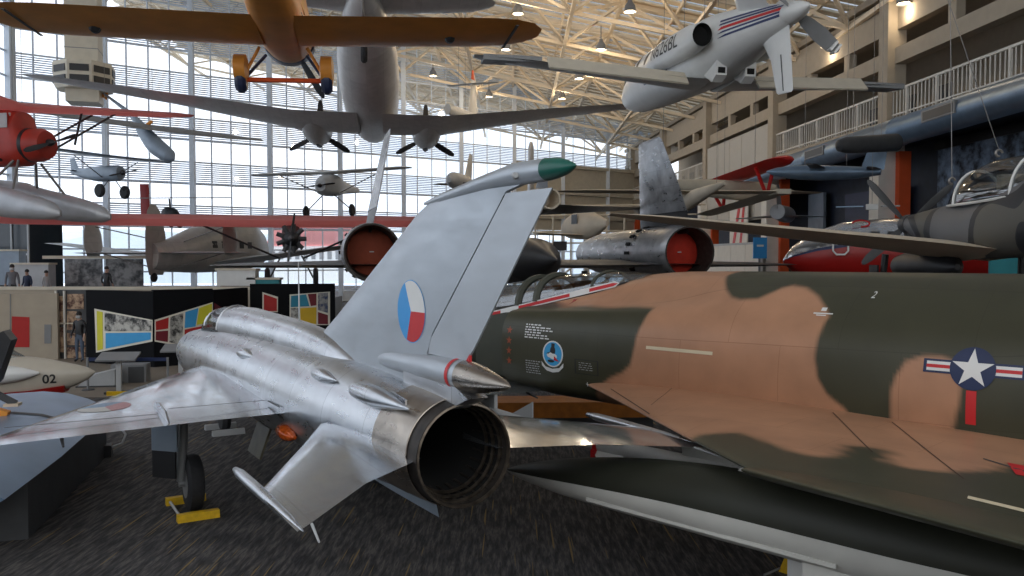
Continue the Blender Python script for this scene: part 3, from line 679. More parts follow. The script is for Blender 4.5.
va = nt.nodes.new('ShaderNodeVertexColor'); va.layer_name = 'paint'; no = nt.nodes.new('ShaderNodeTexNoise'); no.inputs['Scale'].default_value = 2.2; no.inputs['Detail'].default_value = 6
tc = nt.nodes.new('ShaderNodeTexCoord'); nt.links.new(tc.outputs['Object'], no.inputs['Vector'])
mr = nt.nodes.new('ShaderNodeMapRange'); mr.inputs[1].default_value = .3; mr.inputs[2].default_value = .7; mr.inputs[3].default_value = .88; mr.inputs[4].default_value = 1.1; nt.links.new(no.outputs['Fac'], mr.inputs[0])
mx = nt.nodes.new('ShaderNodeMixRGB'); mx.blend_type = 'MULTIPLY'; mx.inputs[0].default_value = 1; nt.links.new(va.outputs['Color'], mx.inputs[1]); nt.links.new(mr.outputs[0], mx.inputs[2])
# panel seams
sx = nt.nodes.new('ShaderNodeSeparateXYZ'); cb = nt.nodes.new('ShaderNodeCombineXYZ'); nt.links.new(tc.outputs['Object'], sx.inputs[0]); nt.links.new(sx.outputs['X'], cb.inputs[0])
az = nt.nodes.new('ShaderNodeMath'); az.operation = 'ADD'; nt.links.new(sx.outputs['Y'], az.inputs[0]); nt.links.new(sx.outputs['Z'], az.inputs[1]); nt.links.new(az.outputs[0], cb.inputs[1])
br = nt.nodes.new('ShaderNodeTexBrick'); br.inputs['Scale'].default_value = 1; br.inputs['Brick Width'].default_value = 1.3; br.inputs['Row Height'].default_value = .62; br.inputs['Mortar Size'].default_value = .004; br.inputs['Mortar Smooth'].default_value = .5
br.inputs['Color1'].default_value = (1, 1, 1, 1); br.inputs['Color2'].default_value = (.96, .96, .96, 1); br.inputs['Mortar'].default_value = (.72, .68, .64, 1); nt.links.new(cb.outputs[0], br.inputs['Vector'])
m2 = nt.nodes.new('ShaderNodeMixRGB'); m2.blend_type = 'MULTIPLY'; m2.inputs[0].default_value = 1; nt.links.new(mx.outputs[0], m2.inputs[1]); nt.links.new(br.outputs['Color'], m2.inputs[2])
nt.links.new(m2.outputs[0], b.inputs['Base Color']); M['camo'] = m
body = mb.build('fuselage', M['camo'], ph, 40); camo(body, GREEN, 2)
# forward fuselage with cockpit
nose = fuse([(1.2, .74, 1.35, 2.70, 2.2, 2.6), (2.2, .72, 1.35, 2.56, 2.15, 2.5), (3.5, .66, 1.38, 2.52, 2.0, 2.3), (5, .55, 1.40, 2.36, 1.9, 2.2), (6.2, .42, 1.42, 2.18, 1.82, 2), (7.2, .25, 1.5, 1.95, 1.74, 2), (7.8, .05, 1.68, 1.76, 1.72, 2)], 30, 40).build('nose', M['olive'], ph)
mb = MB()
for sd in (1, -1):
    y0 = [(1.99, .80), (1.99, 1.36)]
    mb.loft([[(1.86, sd * .80, 1.5), (1.86, sd * 1.22, 1.58), (1.86, sd * 1.31, 1.85), (1.86, sd * 1.31, 2.35), (1.86, sd * 1.18, 2.55), (1.86, sd * .8, 2.6)], [(1.2, sd * .80, 1.5), (1.2, sd * 1.22, 1.58), (1.2, sd * 1.31, 1.85), (1.2, sd * 1.31, 2.35), (1.2, sd * 1.18, 2.55), (1.2, sd * .8, 2.6)]])
mb.build('intake_mouth', M['soot_recess'], ph, 0)  # solid black blocks paint the shaded hollow of the intakes
mb = MB()
for sd in (1, -1): mb.loft([[(1.0, y * sd, 1.45), (3.0, y * sd, 1.6), (3.0, y * sd, 2.42), (2.3, y * sd, 2.55), (1.0, y * sd, 2.62)] for y in (.80, .84)])
mb.build('splitter_plate', M['olive'], ph, 0)
can = fuse([(.1, .25, 3.0, 3.18, 3.06, 2), (.8, .47, 2.86, 3.195, 2.96, 2.1), (1.85, .51, 2.6, 3.125, 2.74, 2.1), (2.8, .51, 2.42, 3.01, 2.56, 2), (3.6, .50, 2.36, 2.88, 2.5, 2), (4.4, .47, 2.3, 2.74, 2.44, 2), (5.1, .38, 2.24, 2.56, 2.36, 2), (5.6, .2, 2.2, 2.38, 2.28, 2)], 28, 40).build('canopy', M['canopy'], ph)
mb = MB()
def hoop(x, wd, z0, h, r=.03): mb.tube([(x, wd * math.cos(t), z0 + (h - z0) * math.sin(t)) for t in [math.pi * k / 14 for k in range(15)]], r, 6)
for hq in ((1.95, .515, 2.72, 3.125, .06), (2.35, .515, 2.64, 3.08, .06), (.85, .475, 2.95, 3.20, .025), (3.7, .505, 2.5, 2.87, .04)):
    mb = MB(); hoop(*hq); mb.build('canopy_frame', M['olive'], can)
tub = MB().loft([[(x, -.40, z - .5), (x, .40, z - .5), (x, .40, z), (x, -.40, z)] for x, z in ((.3, 3.06), (1.85, 2.76), (3.0, 2.52), (4.6, 2.42))]); tub.build('cockpit_dark_fill', M['black'], ph, 0)  # solid black block added to darken the view under the canopy
mb = MB()
for x in (1.4, 3.2):
    mb.box((x, 0, 2.72 - (x - 1.4) * .1), (.2, .38, .5), Matrix.Rotation(R(-14), 3, 'Y')); mb.box((x + .02, 0, 2.98 - (x - 1.4) * .1), (.14, .26, .14)); mb.box((x + .35, 0, 2.4), (.5, .4, .15))
mb.build('ejection_seat', M['dgrey'], ph, 0)
# wings: flat inner panel, upturned outer panel
mbs = []
for sd in (1, -1):
    st = [(1.0, .75, -6.4, 1.69, .25), (1.3, .22, -6.45, 1.69, .25), (1.71, -.42, -6.5, 1.69, .24), (2.5, -1.64, -6.65, 1.69, .2), (3.4, -3.00, -6.8, 1.695, .165), (3.94, -3.84, -6.95, 1.70, .145)]
    pr = [(1 - (1 - math.cos(math.pi * i / 44)) / 2 * 1.0, 0) for i in range(45)]
    pr = [(c, .5 * (1 - abs(2 * min(1, max(0, (c - .35) / .65)) - 0) ** 1.6 / 2 ** 1.6 * 1.0) if c > .35 else .5 * math.sqrt(max(0, 1 - ((.35 - c) / .35) ** 2))) for c, _ in pr]
    pr = [(c, max(.03, h)) if c > 0 else (c, 0) for c, h in pr]
    full = pr + [(c, -h) for c, h in reversed(pr[1:-1])]
    def dense(st, k=16):
        out = []
        for a, b_ in zip(st[:-1], st[1:]):
            kk = max(2, int((b_[0] - a[0]) / .05))
            out += [tuple(a[j] + (b_[j] - a[j]) * i / kk for j in range(5)) for i in range(kk)]
        return out + [st[-1]]
    mb = MB(); mb.wing([(y * sd, a, b_, z, t) for y, a, b_, z, t in dense(st)], prof=full); w1 = mb.build('wing', M['camo'], ph, 40); camo(w1, WGREEN, 1, .05)
    st2 = [(3.95, -3.70, -6.95, 1.71, .15), (4.6, -4.75, -7.1, 1.86, .12), (5.4, -6.05, -7.4, 2.04, .09), (5.8, -6.8, -7.6, 2.13, .06), (5.88, -7.1, -7.7, 2.15, .03)]
    mb = MB(); mb.wing([(y * sd, a, b_, z, t) for y, a, b_, z, t in dense(st2)], prof=full); w2 = mb.build('outer_wing_panel', M['camo'], w1, 40); camo(w2, WGREEN, 1, .05)
    if sd > 0: wph, wph2 = w1, w2
tb = bvh(body)
mb = MB(); mb.wing([(3.1, -5.0, -9.8, 0, .2), (3.5, -7.0, -10.3, 0, .16), (4.9, -9.4, -11.2, 0, .08)], True); mb.build('tail_fin', M['olive'], ph)
for sd in (1, -1):
    mb = MB(); mb.wing([(.4 * sd, -8.6, -10.6, 2.4, .12), (2.6 * sd, -10.6, -11.7, 1.85, .05)]); mb.build('tailplane', M['olive'], ph)
    mb = MB(); mb.lathe([(-6.2, .46), (-7.2, .44), (-7.6, .40), (-7.5, .36), (-7.0, .33)], (0, .55 * sd, 1.66), n=28); mb.build('exhaust_nozzle', M['heatd'], ph)
# external tank, pylon, missiles under the near wing
for sd in (1, -1):
    prof = [(-.36, .004), (-.5, .05), (-.8, .115), (-1.3, .195), (-1.9, .255), (-2.6, .30), (-3.4, .325), (-4.6, .325), (-5.4, .28), (-6.1, .17), (-6.6, .03)]
    zc = lambda x: 1.0 + .215 * math.sin(min(1, max(0, (-.4 - x) / 3.2)) * math.pi / 2)
    mb = MB(); rg = []
    NN = 48
    def tz(x, t): return zc(x)
    dx = [(pch([p[0] for p in reversed(prof)], [p[1] for p in reversed(prof)], -6.6 + 6.2 * i / 60), -6.6 + 6.2 * i / 60) for i in range(61)]
    up_, lo_ = [], []
    for r, x in dx:
        off = .10 * r
        a0 = math.asin(-.02)
        up_.append([(x, 3.36 * sd + r * math.cos(t), zc(x) + r * math.sin(t)) for t in [a0 + (math.pi - 2 * a0) * k / 30 for k in range(31)]])
        lo_.append([(x, 3.36 * sd + r * math.cos(t), zc(x) + r * math.sin(t)) for t in [math.pi - a0 + (math.pi + 2 * a0) * k / 24 for k in range(25)]])
    tk = MB().loft(up_, (False, False), closed=False).build('drop_tank', M['tankol_shade'], ph, 50)
    MB().loft(lo_, (False, False), closed=False).build('tank_underside', M['undgrey'], tk, 50)
    mb = MB(); mb.bar((-1.75, 3.36 * sd + .19 * sd, .99), (-4.35, 3.36 * sd + .26 * sd, 1.02), .06, .035); mb.build('tank_strake', M['undgrey'], tk, 0)
    mb = MB(); mb.box((-4.42, 3.36 * sd + .16 * sd, .87), (.8, .02, .16), Matrix.Rotation(R(2), 3, 'Y')); mb.build('tank_plate', M['undgrey'], tk, 0)
    mb = MB(); mb.loft([[(-3.1, 3.36 * sd - .03, 1.3), (-3.5, 3.36 * sd - .03, 1.7), (-5.6, 3.36 * sd - .03, 1.7), (-5.0, 3.36 * sd - .03, 1.3)], [(-3.1, 3.36 * sd + .03, 1.3), (-3.5, 3.36 * sd + .03, 1.7), (-5.6, 3.36 * sd + .03, 1.7), (-5.0, 3.36 * sd + .03, 1.3)]]); mb.build('pylon', M['undgrey'], ph, 0)
mb = MB(); ym, zm_ = 2.55, 1.27
mb.lathe([(-.55, .01), (-.65, .06), (-.9, .085), (-3.2, .085), (-3.35, .07)], (0, ym, zm_), n=16)
for xa, xb, q in ((-1.0, -1.25, .3), (-2.75, -3.2, .32)):
    for k in range(4):
        t = math.pi / 4 + k * math.pi / 2; dy, dz = math.cos(t), math.sin(t)
        mb.loft([[(xa, ym + dy * .07 - dz * o_, zm_ + dz * .07 + dy * o_), (xb, ym + dy * q - dz * o_, zm_ + dz * q + dy * o_), (xb - .18, ym + dy * q - dz * o_, zm_ + dz * q + dy * o_), (xb - .2, ym + dy * .07 - dz * o_, zm_ + dz * .07 + dy * o_)] for o_ in (-.006, .006)])
ms = mb.build('wing_missile', M['white'], ph, 30)
mb = MB(); mb.box((-1.05, ym + .1, zm_ - .12), (.06, .03, .16)); mb.box((-1.05, ym, zm_), (.05, .19, .19)); mb.build('warning_tag', M['decalr'], ms, 0)
mb = MB(); mb.box((-2.7, ym, 1.47), (1.0, .06, .36)); mb.build('pylon', M['undgrey'], ph, 0)
# gear
for sd, x in ((1, -3.9), (-1, -3.9)):
    y = 2.75 * sd
    g = MB(); g.tube([(x, y, 1.6), (x, y, .38)], .08, 10); lg = g.build('main_gear_leg', M['white'], ph)
    t = MB(); t.lathe([(-.11, .2), (-.11, .32), (0, .39), (.11, .32), (.11, .2)], (x, y - .2 * sd, .39), 'y', 28); t.build('tyre', M['rubber'], lg)
    t = MB(); t.box((x, y + .12 * sd, .95), (.7, .03, .9)); t.build('gear_door', M['white'], lg)
g = MB(); g.tube([(5, 0, 1.5), (5, 0, .25)], .06, 8); lg = g.build('nose_gear_leg', M['white'], ph)
t = MB(); 
for q in (-.16, .16): t.lathe([(-.07, .1), (-.07, .2), (0, .24), (.07, .2), (.07, .1)], (5, q, .24), 'y', 20)
t.build('tyre', M['rubber'], lg)
# markings
U, V, D = (-1, 0, 0), (0, .0, 1), (0, -1, 0)
def mark(name, mats, shapes, x, z, off=.004, step=.03, parent=None, tree=None, tilt=0, ux=1, vx=1):
    c, s = math.cos(R(tilt)), math.sin(R(tilt))
    return decal(name, mats, parent or body, shapes, (x, 0, z), (-c * ux, 0, s), (s, 0, c * vx), D, tree or tb, off, step)
sb = [(rect(-.44, -.065, .44, .065), 0, 0), (rect(-.41, -.045, .41, .045), 1, 1), (rect(-.41, -.016, .41, .016), 2, 2), (ell(0, 0, .20, .20), 0, 3), (star(0, 0, .19), 1, 4)]
mark('star_insignia', [M['navy'], M['decalw'], M['decalr']], sb, -4.56, 2.355, .004, .04)
mark('red_stripe', M['decalr'], [rect(-.045, -.16, .045, .16)], -4.56, 1.99)
M['pale'] = mk('pale_strip', lin(214, 200, 170), .5, 0, .05); mark('formation_light', M['pale'], [rect(-.48, -.02, .48, .02)], -1.28, 2.275)
emb = [(ell(0, 0, .135, .165), 0, 0), (ell(0, 0, .118, .148), 1, 1)]
emb += [(ell(0, .04, .034, .06), 2, 2), ([(-.02, .085), (.02, .085), (.026, .13), (-.02, .135)], 2, 2), (ell(-.035, -.015, .04, .032), 0, 3), (ell(.01, -.03, .05, .035), 0, 3), ([(.02, -.02), (.09, -.09), (.02, -.075)], 3, 4), (ell(-.02, -.09, .045, .018), 2, 3), ([(-.09, .0), (-.02, .03), (-.05, .0)], 2, 4)]
emb += [([(-.145, -.10), (-.09, -.165), (0, -.185), (.09, -.165), (.145, -.10), (.14, -.155), (.08, -.215), (0, -.232), (-.08, -.215), (-.14, -.155)], 0, 5)]
mark('squadron_emblem', [M['decalw'], mk('emblem_blue', lin(60, 160, 215), .5, 0, .03), M['black'], M['decalr']], emb, .80, 2.06, .004, .03, ux=1.45, vx=1.12)
st_ = [rect(-.11, -.10, .11, -.09), rect(-.11, .09, .11, .10), rect(-.11, -.10, -.10, .10), rect(.10, -.10, .11, .10)]
mark('placard_frame', M['black'], st_, .18, 1.93, ux=1.9)
dash = []
for i in range(6):
    x = -.16
    while x < .02 + .12 * rnd.random() + (.1 if i in (1, 2) else 0):
        l = .012 + .05 * rnd.random(); dash.append(rect(x, .1 - i * .038, x + l, .1 - i * .038 + .018)); x += l + .014
for k in range(6): mark('stencil_line', M['decalw'], [q for q in dash if abs(q[0][1] - (.1 - k * .038)) < .001], 1.12, 2.34, ux=1.55, vx=.95)
dash = []
for i in range(6):
    x = -.10
    while x < .05 * rnd.random() + .06: l = .01 + .03 * rnd.random(); dash.append(rect(x, .1 - i * .034, x + l, .1 - i * .034 + .012)); x += l + .012
for k in range(6): mark('stencil_line', M['lgrey'], [q for q in dash if abs(q[0][1] - (.1 - k * .034)) < .001], 1.2, 1.82, ux=1.4)
dash = []
for i in range(4):
    x = -.08
    while x < .05: l = .01 + .03 * rnd.random(); dash.append(rect(x, .05 - i * .03, x + l, .05 - i * .03 + .007)); x += l + .012
for k in range(4): mark('stencil_line', M['lgrey'], [q for q in dash if abs(q[0][1] - (.05 - k * .03)) < .001], .18, 1.93, ux=1.7)
M['kill'] = mk('victory_star', lin(150, 70, 42), .5, 0, .05)
for z in (2.34, 2.19, 2.04, 1.89): mark('victory_star', M['kill'], [star(0, 0, .065)], 1.69, z)
mark('white_cross', M['decalw'], [rect(-.025, -.004, .025, .004), rect(-.005, -.03, .005, .03)], .18, 1.70)
ts = bvh(nose, can)
M['cream2'] = mk('label_yellow', lin(214, 168, 60), .5, 0, .05)
mark('rescue_arrow', M['cream2'], [[(-.12, 0), (-.07, .04), (-.07, .025), (.12, .025), (.12, -.025), (-.07, -.025), (-.07, -.04)]], 2.05, 2.0, parent=nose, tree=bvh(bpy.data.objects['splitter_plate']))
def sill(q, dz): s_ = 3.05 - 2.75 * q; return (s_, .55 - .045 * q, 2.455 + .59 * q + dz)
def strip(nm, mt, q0, q1, h, off, tip=False):
    pts = [sill(q0, -h), sill(q1, -h), sill(q1 + (.03 if tip else 0), 0), sill(q1, h), sill(q0, h)]
    MB().prism([(x, y + off, z) for x, y, z in pts], (0, .006, 0)).build(nm, mt, can, 0)
strip('canopy_stripe', M['decalw'], 0, .97, .043, 0, True)
for q0, q1 in ((.01, .12), (.27, .66), (.80, .96)): strip('red_dash', M['decalr'], q0, q1, .024, .005, q1 > .9)
M['redtri'] = mk('worn_warning_red', lin(150, 44, 40), .5, 0, .05); mark('warning_triangle', M['redtri'], [[(-.06, .05), (.06, .05), (0, -.06)]], 1.06, 2.775, step=.03)
tw2 = bvh(wph)
decal('red_walkway_corner', M['decalr'], wph, [[(-5.16, 2.36), (-5.32, 2.72), (-5.7, 2.72), (-5.7, 2.36)]], (0, 0, 0), (1, 0, 0), (0, 1, 0), (0, 0, -1), tw2, .004, .06)
decal('walkway_line', M['dgrey'], wph, [[(-4.98, 2.36), (-5.0, 2.40), (-5.7, 2.76), (-5.7, 2.70)]], (0, 0, 0), (1, 0, 0), (0, 1, 0), (0, 0, -1), tw2, .004, .06)
M['seam'] = mk('seam_brown', lin(70, 50, 40), .6, 0, 0)
decal('walkway_strip', M['pale'], wph, [[(-5.28, 3.66), (-5.3, 3.74), (-5.9, 3.80), (-5.9, 3.72)]], (0, 0, 0), (1, 0, 0), (0, 1, 0), (0, 0, -1), tw2, .004, .06)
for sl_ in ([(-.45, 1.62), (-1.75, 2.55), (-1.757, 2.54), (-.457, 1.61)], [(-1.2, 1.36), (-1.35, 1.7), (-1.55, 2.25), (-1.56, 2.25), (-1.36, 1.7), (-1.21, 1.36)], [(-3.3, 1.5), (-4.3, 2.9), (-4.308, 2.89), (-3.308, 1.49)], [(-3.9, 1.5), (-5.1, 3.2), (-5.108, 3.19), (-3.908, 1.49)]): decal('seam_line', M['seam'], wph, [sl_], (0, 0, 0), (1, 0, 0), (0, 1, 0), (0, 0, -1), tw2, .003, .2)
mark('tail_number_mark', M['decalw'], [text2d('2', .1)], -3.42, 3.0)
mark('vent_mark', M['decalw'], [rect(-.03, .02, .03, .055), rect(-.1, -.012, .12, 0), rect(-.06, -.03, .05, -.02)], -2.97, 2.80)
# ================================================================== hanging and distant aircraft
def cables(root, pts):
    mi = root.matrix_world.inverted()
    for p in pts:
        a = root.matrix_world @ Vector(p); b_ = Vector((a.x, a.y, zroof(a.x, a.y)))
        MB().tube([p, mi @ b_], .009, 5).build('suspension_cable', M['cable'], root, 0)
def prop(root, x, y, z, Rr, n, ph_, ch, mat=None, name='propeller', hub=.12, hubl=.3, twist=35):
    mb = MB(); mb.lathe([(x + hubl * .6, .01), (x + hubl * .3, hub * .7), (x, hub), (x - hubl * .4, hub)], (0, y, z), n=14)
    for k in range(n):
        t = R(ph_) + 2 * math.pi * k / n; ra = Vector((0, math.cos(t), math.sin(t))); ta = Vector((0, -math.sin(t), math.cos(t))); rings = []
        for f, c in ((.06, .35), (.25, .8), (.55, 1), (.85, .85), (.97, .5), (1, .15)):
            w_ = R(twist + 35 * (1 - f)); d = ta * math.cos(w_) + Vector((1, 0, 0)) * math.sin(w_); nn = ta * -math.sin(w_) + Vector((1, 0, 0)) * math.cos(w_)
            c0 = Vector((x, y, z)) + ra * Rr * f; h = ch * c / 2; th_ = .02 + .03 * (1 - f)
            rings.append([c0 + d * h, c0 + nn * th_ * .5, c0 - d * h, c0 - nn * th_ * .5])
        mb.loft(rings)
    return mb.build(name, mat or M['black'], root, 40)
def wheel(root, x, y, z, r, wd, name='wheel', mat=None):
    return MB().lathe([(-wd / 2, r * .4), (-wd / 2, r * .8), (-wd * .2, r), (wd * .2, r), (wd / 2, r * .8), (wd / 2, r * .4)], (x, y, z), 'y', 24).build(name, mat or M['rubber'], root)
def wingpair(root, name, mat, st, **k):
    for sd in (1, -1): MB().wing([(y * sd, a, b_, z, t) for y, a, b_, z, t in st]).build(name, mat, root, 40)
def bars(root, name, mat, segs, w_=.06):
    for a, b_ in segs: MB().tube([a, b_], w_ / 2, 8).build(name, mat, root, 40)

# --- orange biplane overhead
o = thing('monoplane', 'orange fabric low-wing airplane with wheel spats seen from below, hanging overhead at top left', 'airplane', P(278, 29, 14.5), 10, -0.9)
f = fuse([(2.35, .46, -.05, .95, .45, 2), (2.0, .5, -.10, 1.0, .45, 2), (1.5, .47, -.11, 1.0, .4, 2.6), (.6, .45, -.13, 1.05, .4, 3.2), (-.8, .43, -.12, 1.05, .4, 3.4), (-2.5, .33, .0, .95, .45, 3.2), (-4, .2, .2, .85, .5, 3), (-5.2, .06, .4, .75, .55, 2.6)], 28, 40).build('fuselage', M['orange'], o)
MB().lathe([(2.36, .46), (2.55, .50), (2.5, .53), (2.25, .52)], (0, 0, .45), n=30, cap=(True, False)).build('cowling_ring', M['spat'], o)
MB().lathe([(2.5, .1), (2.75, .12), (2.85, .05)], (0, 0, .45), n=14).build('engine_hub', M['black'], o)
prop(o, 2.85, 0, .45, 1.25, 2, 60, .2)
for sd in (1, -1):
    wg = MB().wing([(y * sd, a, b_, z, t) for y, a, b_, z, t in [(.3, .95, -.95, -.03, .18), (1.0, .95, -.97, -.02, .19), (3.5, .93, -.95, .04, .17), (4.0, .84, -.88, .05, .14), (4.35, .62, -.65, .06, .1), (4.55, .25, -.28, .06, .05)]]).build('wing', M['orange'], o, 40)
    MB().box((.02, 4.02 * sd, -.02), (1.6, .05, .012)).build('wing_band', M['dgrey'], wg, 0)
    MB().lathe([(-.12, .02), (-.05, .09), (.04, .09), (.1, .02)], (.1, 2.95 * sd, -.045), n=12).build('pulley_fairing', M['black'], wg)
    MB().wing([(y * sd, a, b_, z, t) for y, a, b_, z, t in [(0, -4.3, -5.4, .75, .08), (1.3, -4.6, -5.4, .75, .06), (1.6, -4.9, -5.2, .75, .03)]]).build('tailplane', M['orange'], o, 40)
    bars(o, 'gear_strut', M['orange'], [((.95, .42 * sd, -.08), (1.0, .72 * sd, -.62)), ])
    bars(o, 'gear_strut', M['spat'], [((1.6, .38 * sd, -.08), (1.05, .68 * sd, -.6))])
    sp = MB(); sp.loft([[(1.0 + .34 * math.cos(t) * (.35 if abs(q) > 1 else 1), .76 * sd + .13 * q * .75, -.47 + .25 * math.sin(t) * (.6 if abs(q) > 1 else 1)) for t in [2 * math.pi * k / 24 for k in range(24)]] for q in (-1.3, -1, 0, 1, 1.3)])
    sp = sp.build('wheel_spat', M['orange'], o, 60)
    MB().lathe([(-.09, .1), (-.1, .2), (-.04, .26), (.04, .26), (.1, .2), (.09, .1)], (1.02, .76 * sd, -.64), 'y', 24).build('tyre', M['spat'], sp)
bars(o, 'axle', M['orange2'], [((1.02, -.7, -.66), (1.02, .7, -.66))], .09)
MB().wing([(.6, -4.2, -5.3, 0, .08), (1.5, -4.9, -5.7, 0, .05)], True).build('tail_fin', M['orange'], o)
M['yell2'] = mk('faded_yellow', lin(222, 160, 50), .5, 0, .1); MB().loft([[(.0, -.445, .25), (-2.6, -.34, .35), (-2.6, -.33, .7), (.0, -.44, .75)], [(.0, -.455, .25), (-2.6, -.35, .35), (-2.6, -.34, .7), (.0, -.45, .75)]]).build('side_stripe', M['yell2'], o, 0)
MB().loft([[(.4, -.447, .12), (-3, -.31, .25), (-3, -.31, .28), (.4, -.447, .15)], [(.4, -.46, .12), (-3, -.33, .25), (-3, -.33, .28), (.4, -.46, .15)]]).build('pinstripe', M['black'], o, 0)
cables(o, [(.5, .3, 1.0), (.5, -.3, 1.0)])

# --- twin-engined propliner seen from behind
o = thing('propliner', 'large silver twin-engine propeller airliner hanging nose-away, its broad wing spanning the upper left', 'airplane', P(371, 119, 42), 8, 1.0, -1.5)
fuse([(7.6, .1, .5, .7, .6, 2), (7.2, .55, .1, 1.1, .6, 2), (6, 1.0, -.2, 1.7, .7, 2), (4, 1.25, -.3, 2.1, .85, 2), (0, 1.36, -.35, 2.3, .95, 2.1), (-3, 1.36, -.2, 2.35, 1.1, 2.1), (-6, 1.28, .2, 2.45, 1.4, 2), (-9, .98, .95, 2.6, 1.85, 2), (-11, .62, 1.6, 2.65, 2.15, 2), (-12.4, .12, 2.2, 2.5, 2.35, 2)], 36, 50).build('fuselage', M['dcskin'], o)
for sd, k in ((1, 15.6), (-1, 14.6)):
    st = [(.6, 2.6, -2.2, -.15, .8), (3.6 * 1, 2.45, -2.1, -.10, .7), (3.8, 2.4, -2.1, -.08, .66), (k * .6, .9, -1.75, .55, .32), (k * .93, -.45, -1.75, 1.05, .15), (k * .985, -.85, -1.6, 1.12, .09), (k, -1.15, -1.45, 1.14, .04)]
    wg = MB().wing([(y * sd, a, b_, z, t) for y, a, b_, z, t in st]).build('wing', M['dcskin'], o, 40)
    MB().box((.3, 3.9 * sd, -.13), (4.0, .1, .6)).build('wing_joint', M['dgrey'], wg, 0) if False else None
    e_ = fuse([(4.1, .62, -.72, .52, -.1, 2), (3.7, .72, -.84, .6, -.1, 2), (2.8, .76, -.88, .6, -.1, 2), (1.5, .74, -.84, .5, -.1, 2), (0.3, .6, -.55, .35, -.1, 2), (-.6, .25, -.3, .1, -.1, 2)], 26, 24).build('engine_nacelle', M['dcskin'], wg)
    MB().lathe([(4.12, .5), (4.14, .3), (4.3, .2), (4.5, .16), (4.7, .05)], (0, 2.85 * sd, -.1), n=20).build('engine_face', M['black'], e_)
    MB().lathe([(-.3, .16), (.3, .2), (1.1, .16)], (3.2, 2.85 * sd, -.72), n=14).build('oil_cooler', M['black'], e_)
    prop(e_, 4.4, 0, -.1, 1.85, 3, 90, .36, twist=20)
    e_.location = (0, 2.85 * sd, 0)
    for ch in e_.children:
        if ch.name.startswith(('engine_face', 'oil_cooler')): ch.location = (0, -2.85 * sd, 0)
    MB().wing([(y * sd, a, b_, z, t) for y, a, b_, z, t in [(.2, -9.3, -11.9, 2.3, .24), (2.6, -9.8, -12.05, 2.3, .2), (4.0, -10.2, -12.0, 2.3, .14), (4.6, -10.7, -11.8, 2.3, .08), (4.8, -11.1, -11.6, 2.3, .04)]]).build('tailplane', M['dcskin'], o, 40)
MB().wing([(1.6, -7.5, -12.3, 0, .2), (2.6, -9.6, -12.9, 0, .18), (4.5, -10.8, -12.9, 0, .12), (5.1, -11.3, -12.6, 0, .06)], True).build('tail_fin', M['dcskin'], o, 40)
g = MB(); g.tube([(-9.6, 0, 1.2), (-9.8, 0, .75)], .07, 8); g = g.build('tail_wheel_leg', M['mgrey'], o); wheel(g, -9.85, 0, .62, .36, .24)
cables(o, [(2, 1, 2.2), (2, -1, 2.2), (-8, 0, 2.2)])

# --- white pusher-propeller business airplane
o = thing('business_airplane', 'white pusher-propeller business airplane with red and blue stripes, hanging nose-away at upper right', 'airplane', P(712, 54, 22.8), 7.6, 1.2, 4.5)
bd = fuse([(8.3, .02, -.42, -.38, -.40, 2), (8.1, .2, -.62, -.2, -.40, 2), (7.4, .5, -.85, .1, -.36, 2), (6.2, .72, -.95, .5, -.25, 2), (4.8, .84, -.95, .85, -.1, 2.1), (2, .88, -.92, .92, 0, 2.1), (-.5, .86, -.85, .90, .05, 2.1), (-2.2, .66, -.55, .75, .1, 2), (-3.8, .38, -.25, .5, .12, 2), (-4.6, .22, -.08, .34, .13, 2)], 36, 60).build('fuselage', M['white'], o)
MB().lathe([(-4.6, .23), (-4.65, .24), (-5.0, .19), (-5.3, .1), (-5.45, .01)], (0, 0, .13), n=20).build('spinner', M['white'], o)
pg = prop(o, -4.8, 0, .13, 1.3, 2, 217, .36, M['mgrey'], hub=.1, hubl=.1, twist=25)
mb = MB()
for k in range(2):
    t = R(217) + k * math.pi
    for f in (.86, .94): MB().box((-4.8, math.cos(t) * 1.3 * f, .13 + math.sin(t) * 1.3 * f), (.2, .05, .24), Matrix.Rotation(t, 3, 'X')).build('blade_tip_stripe', M['white'], pg, 0)
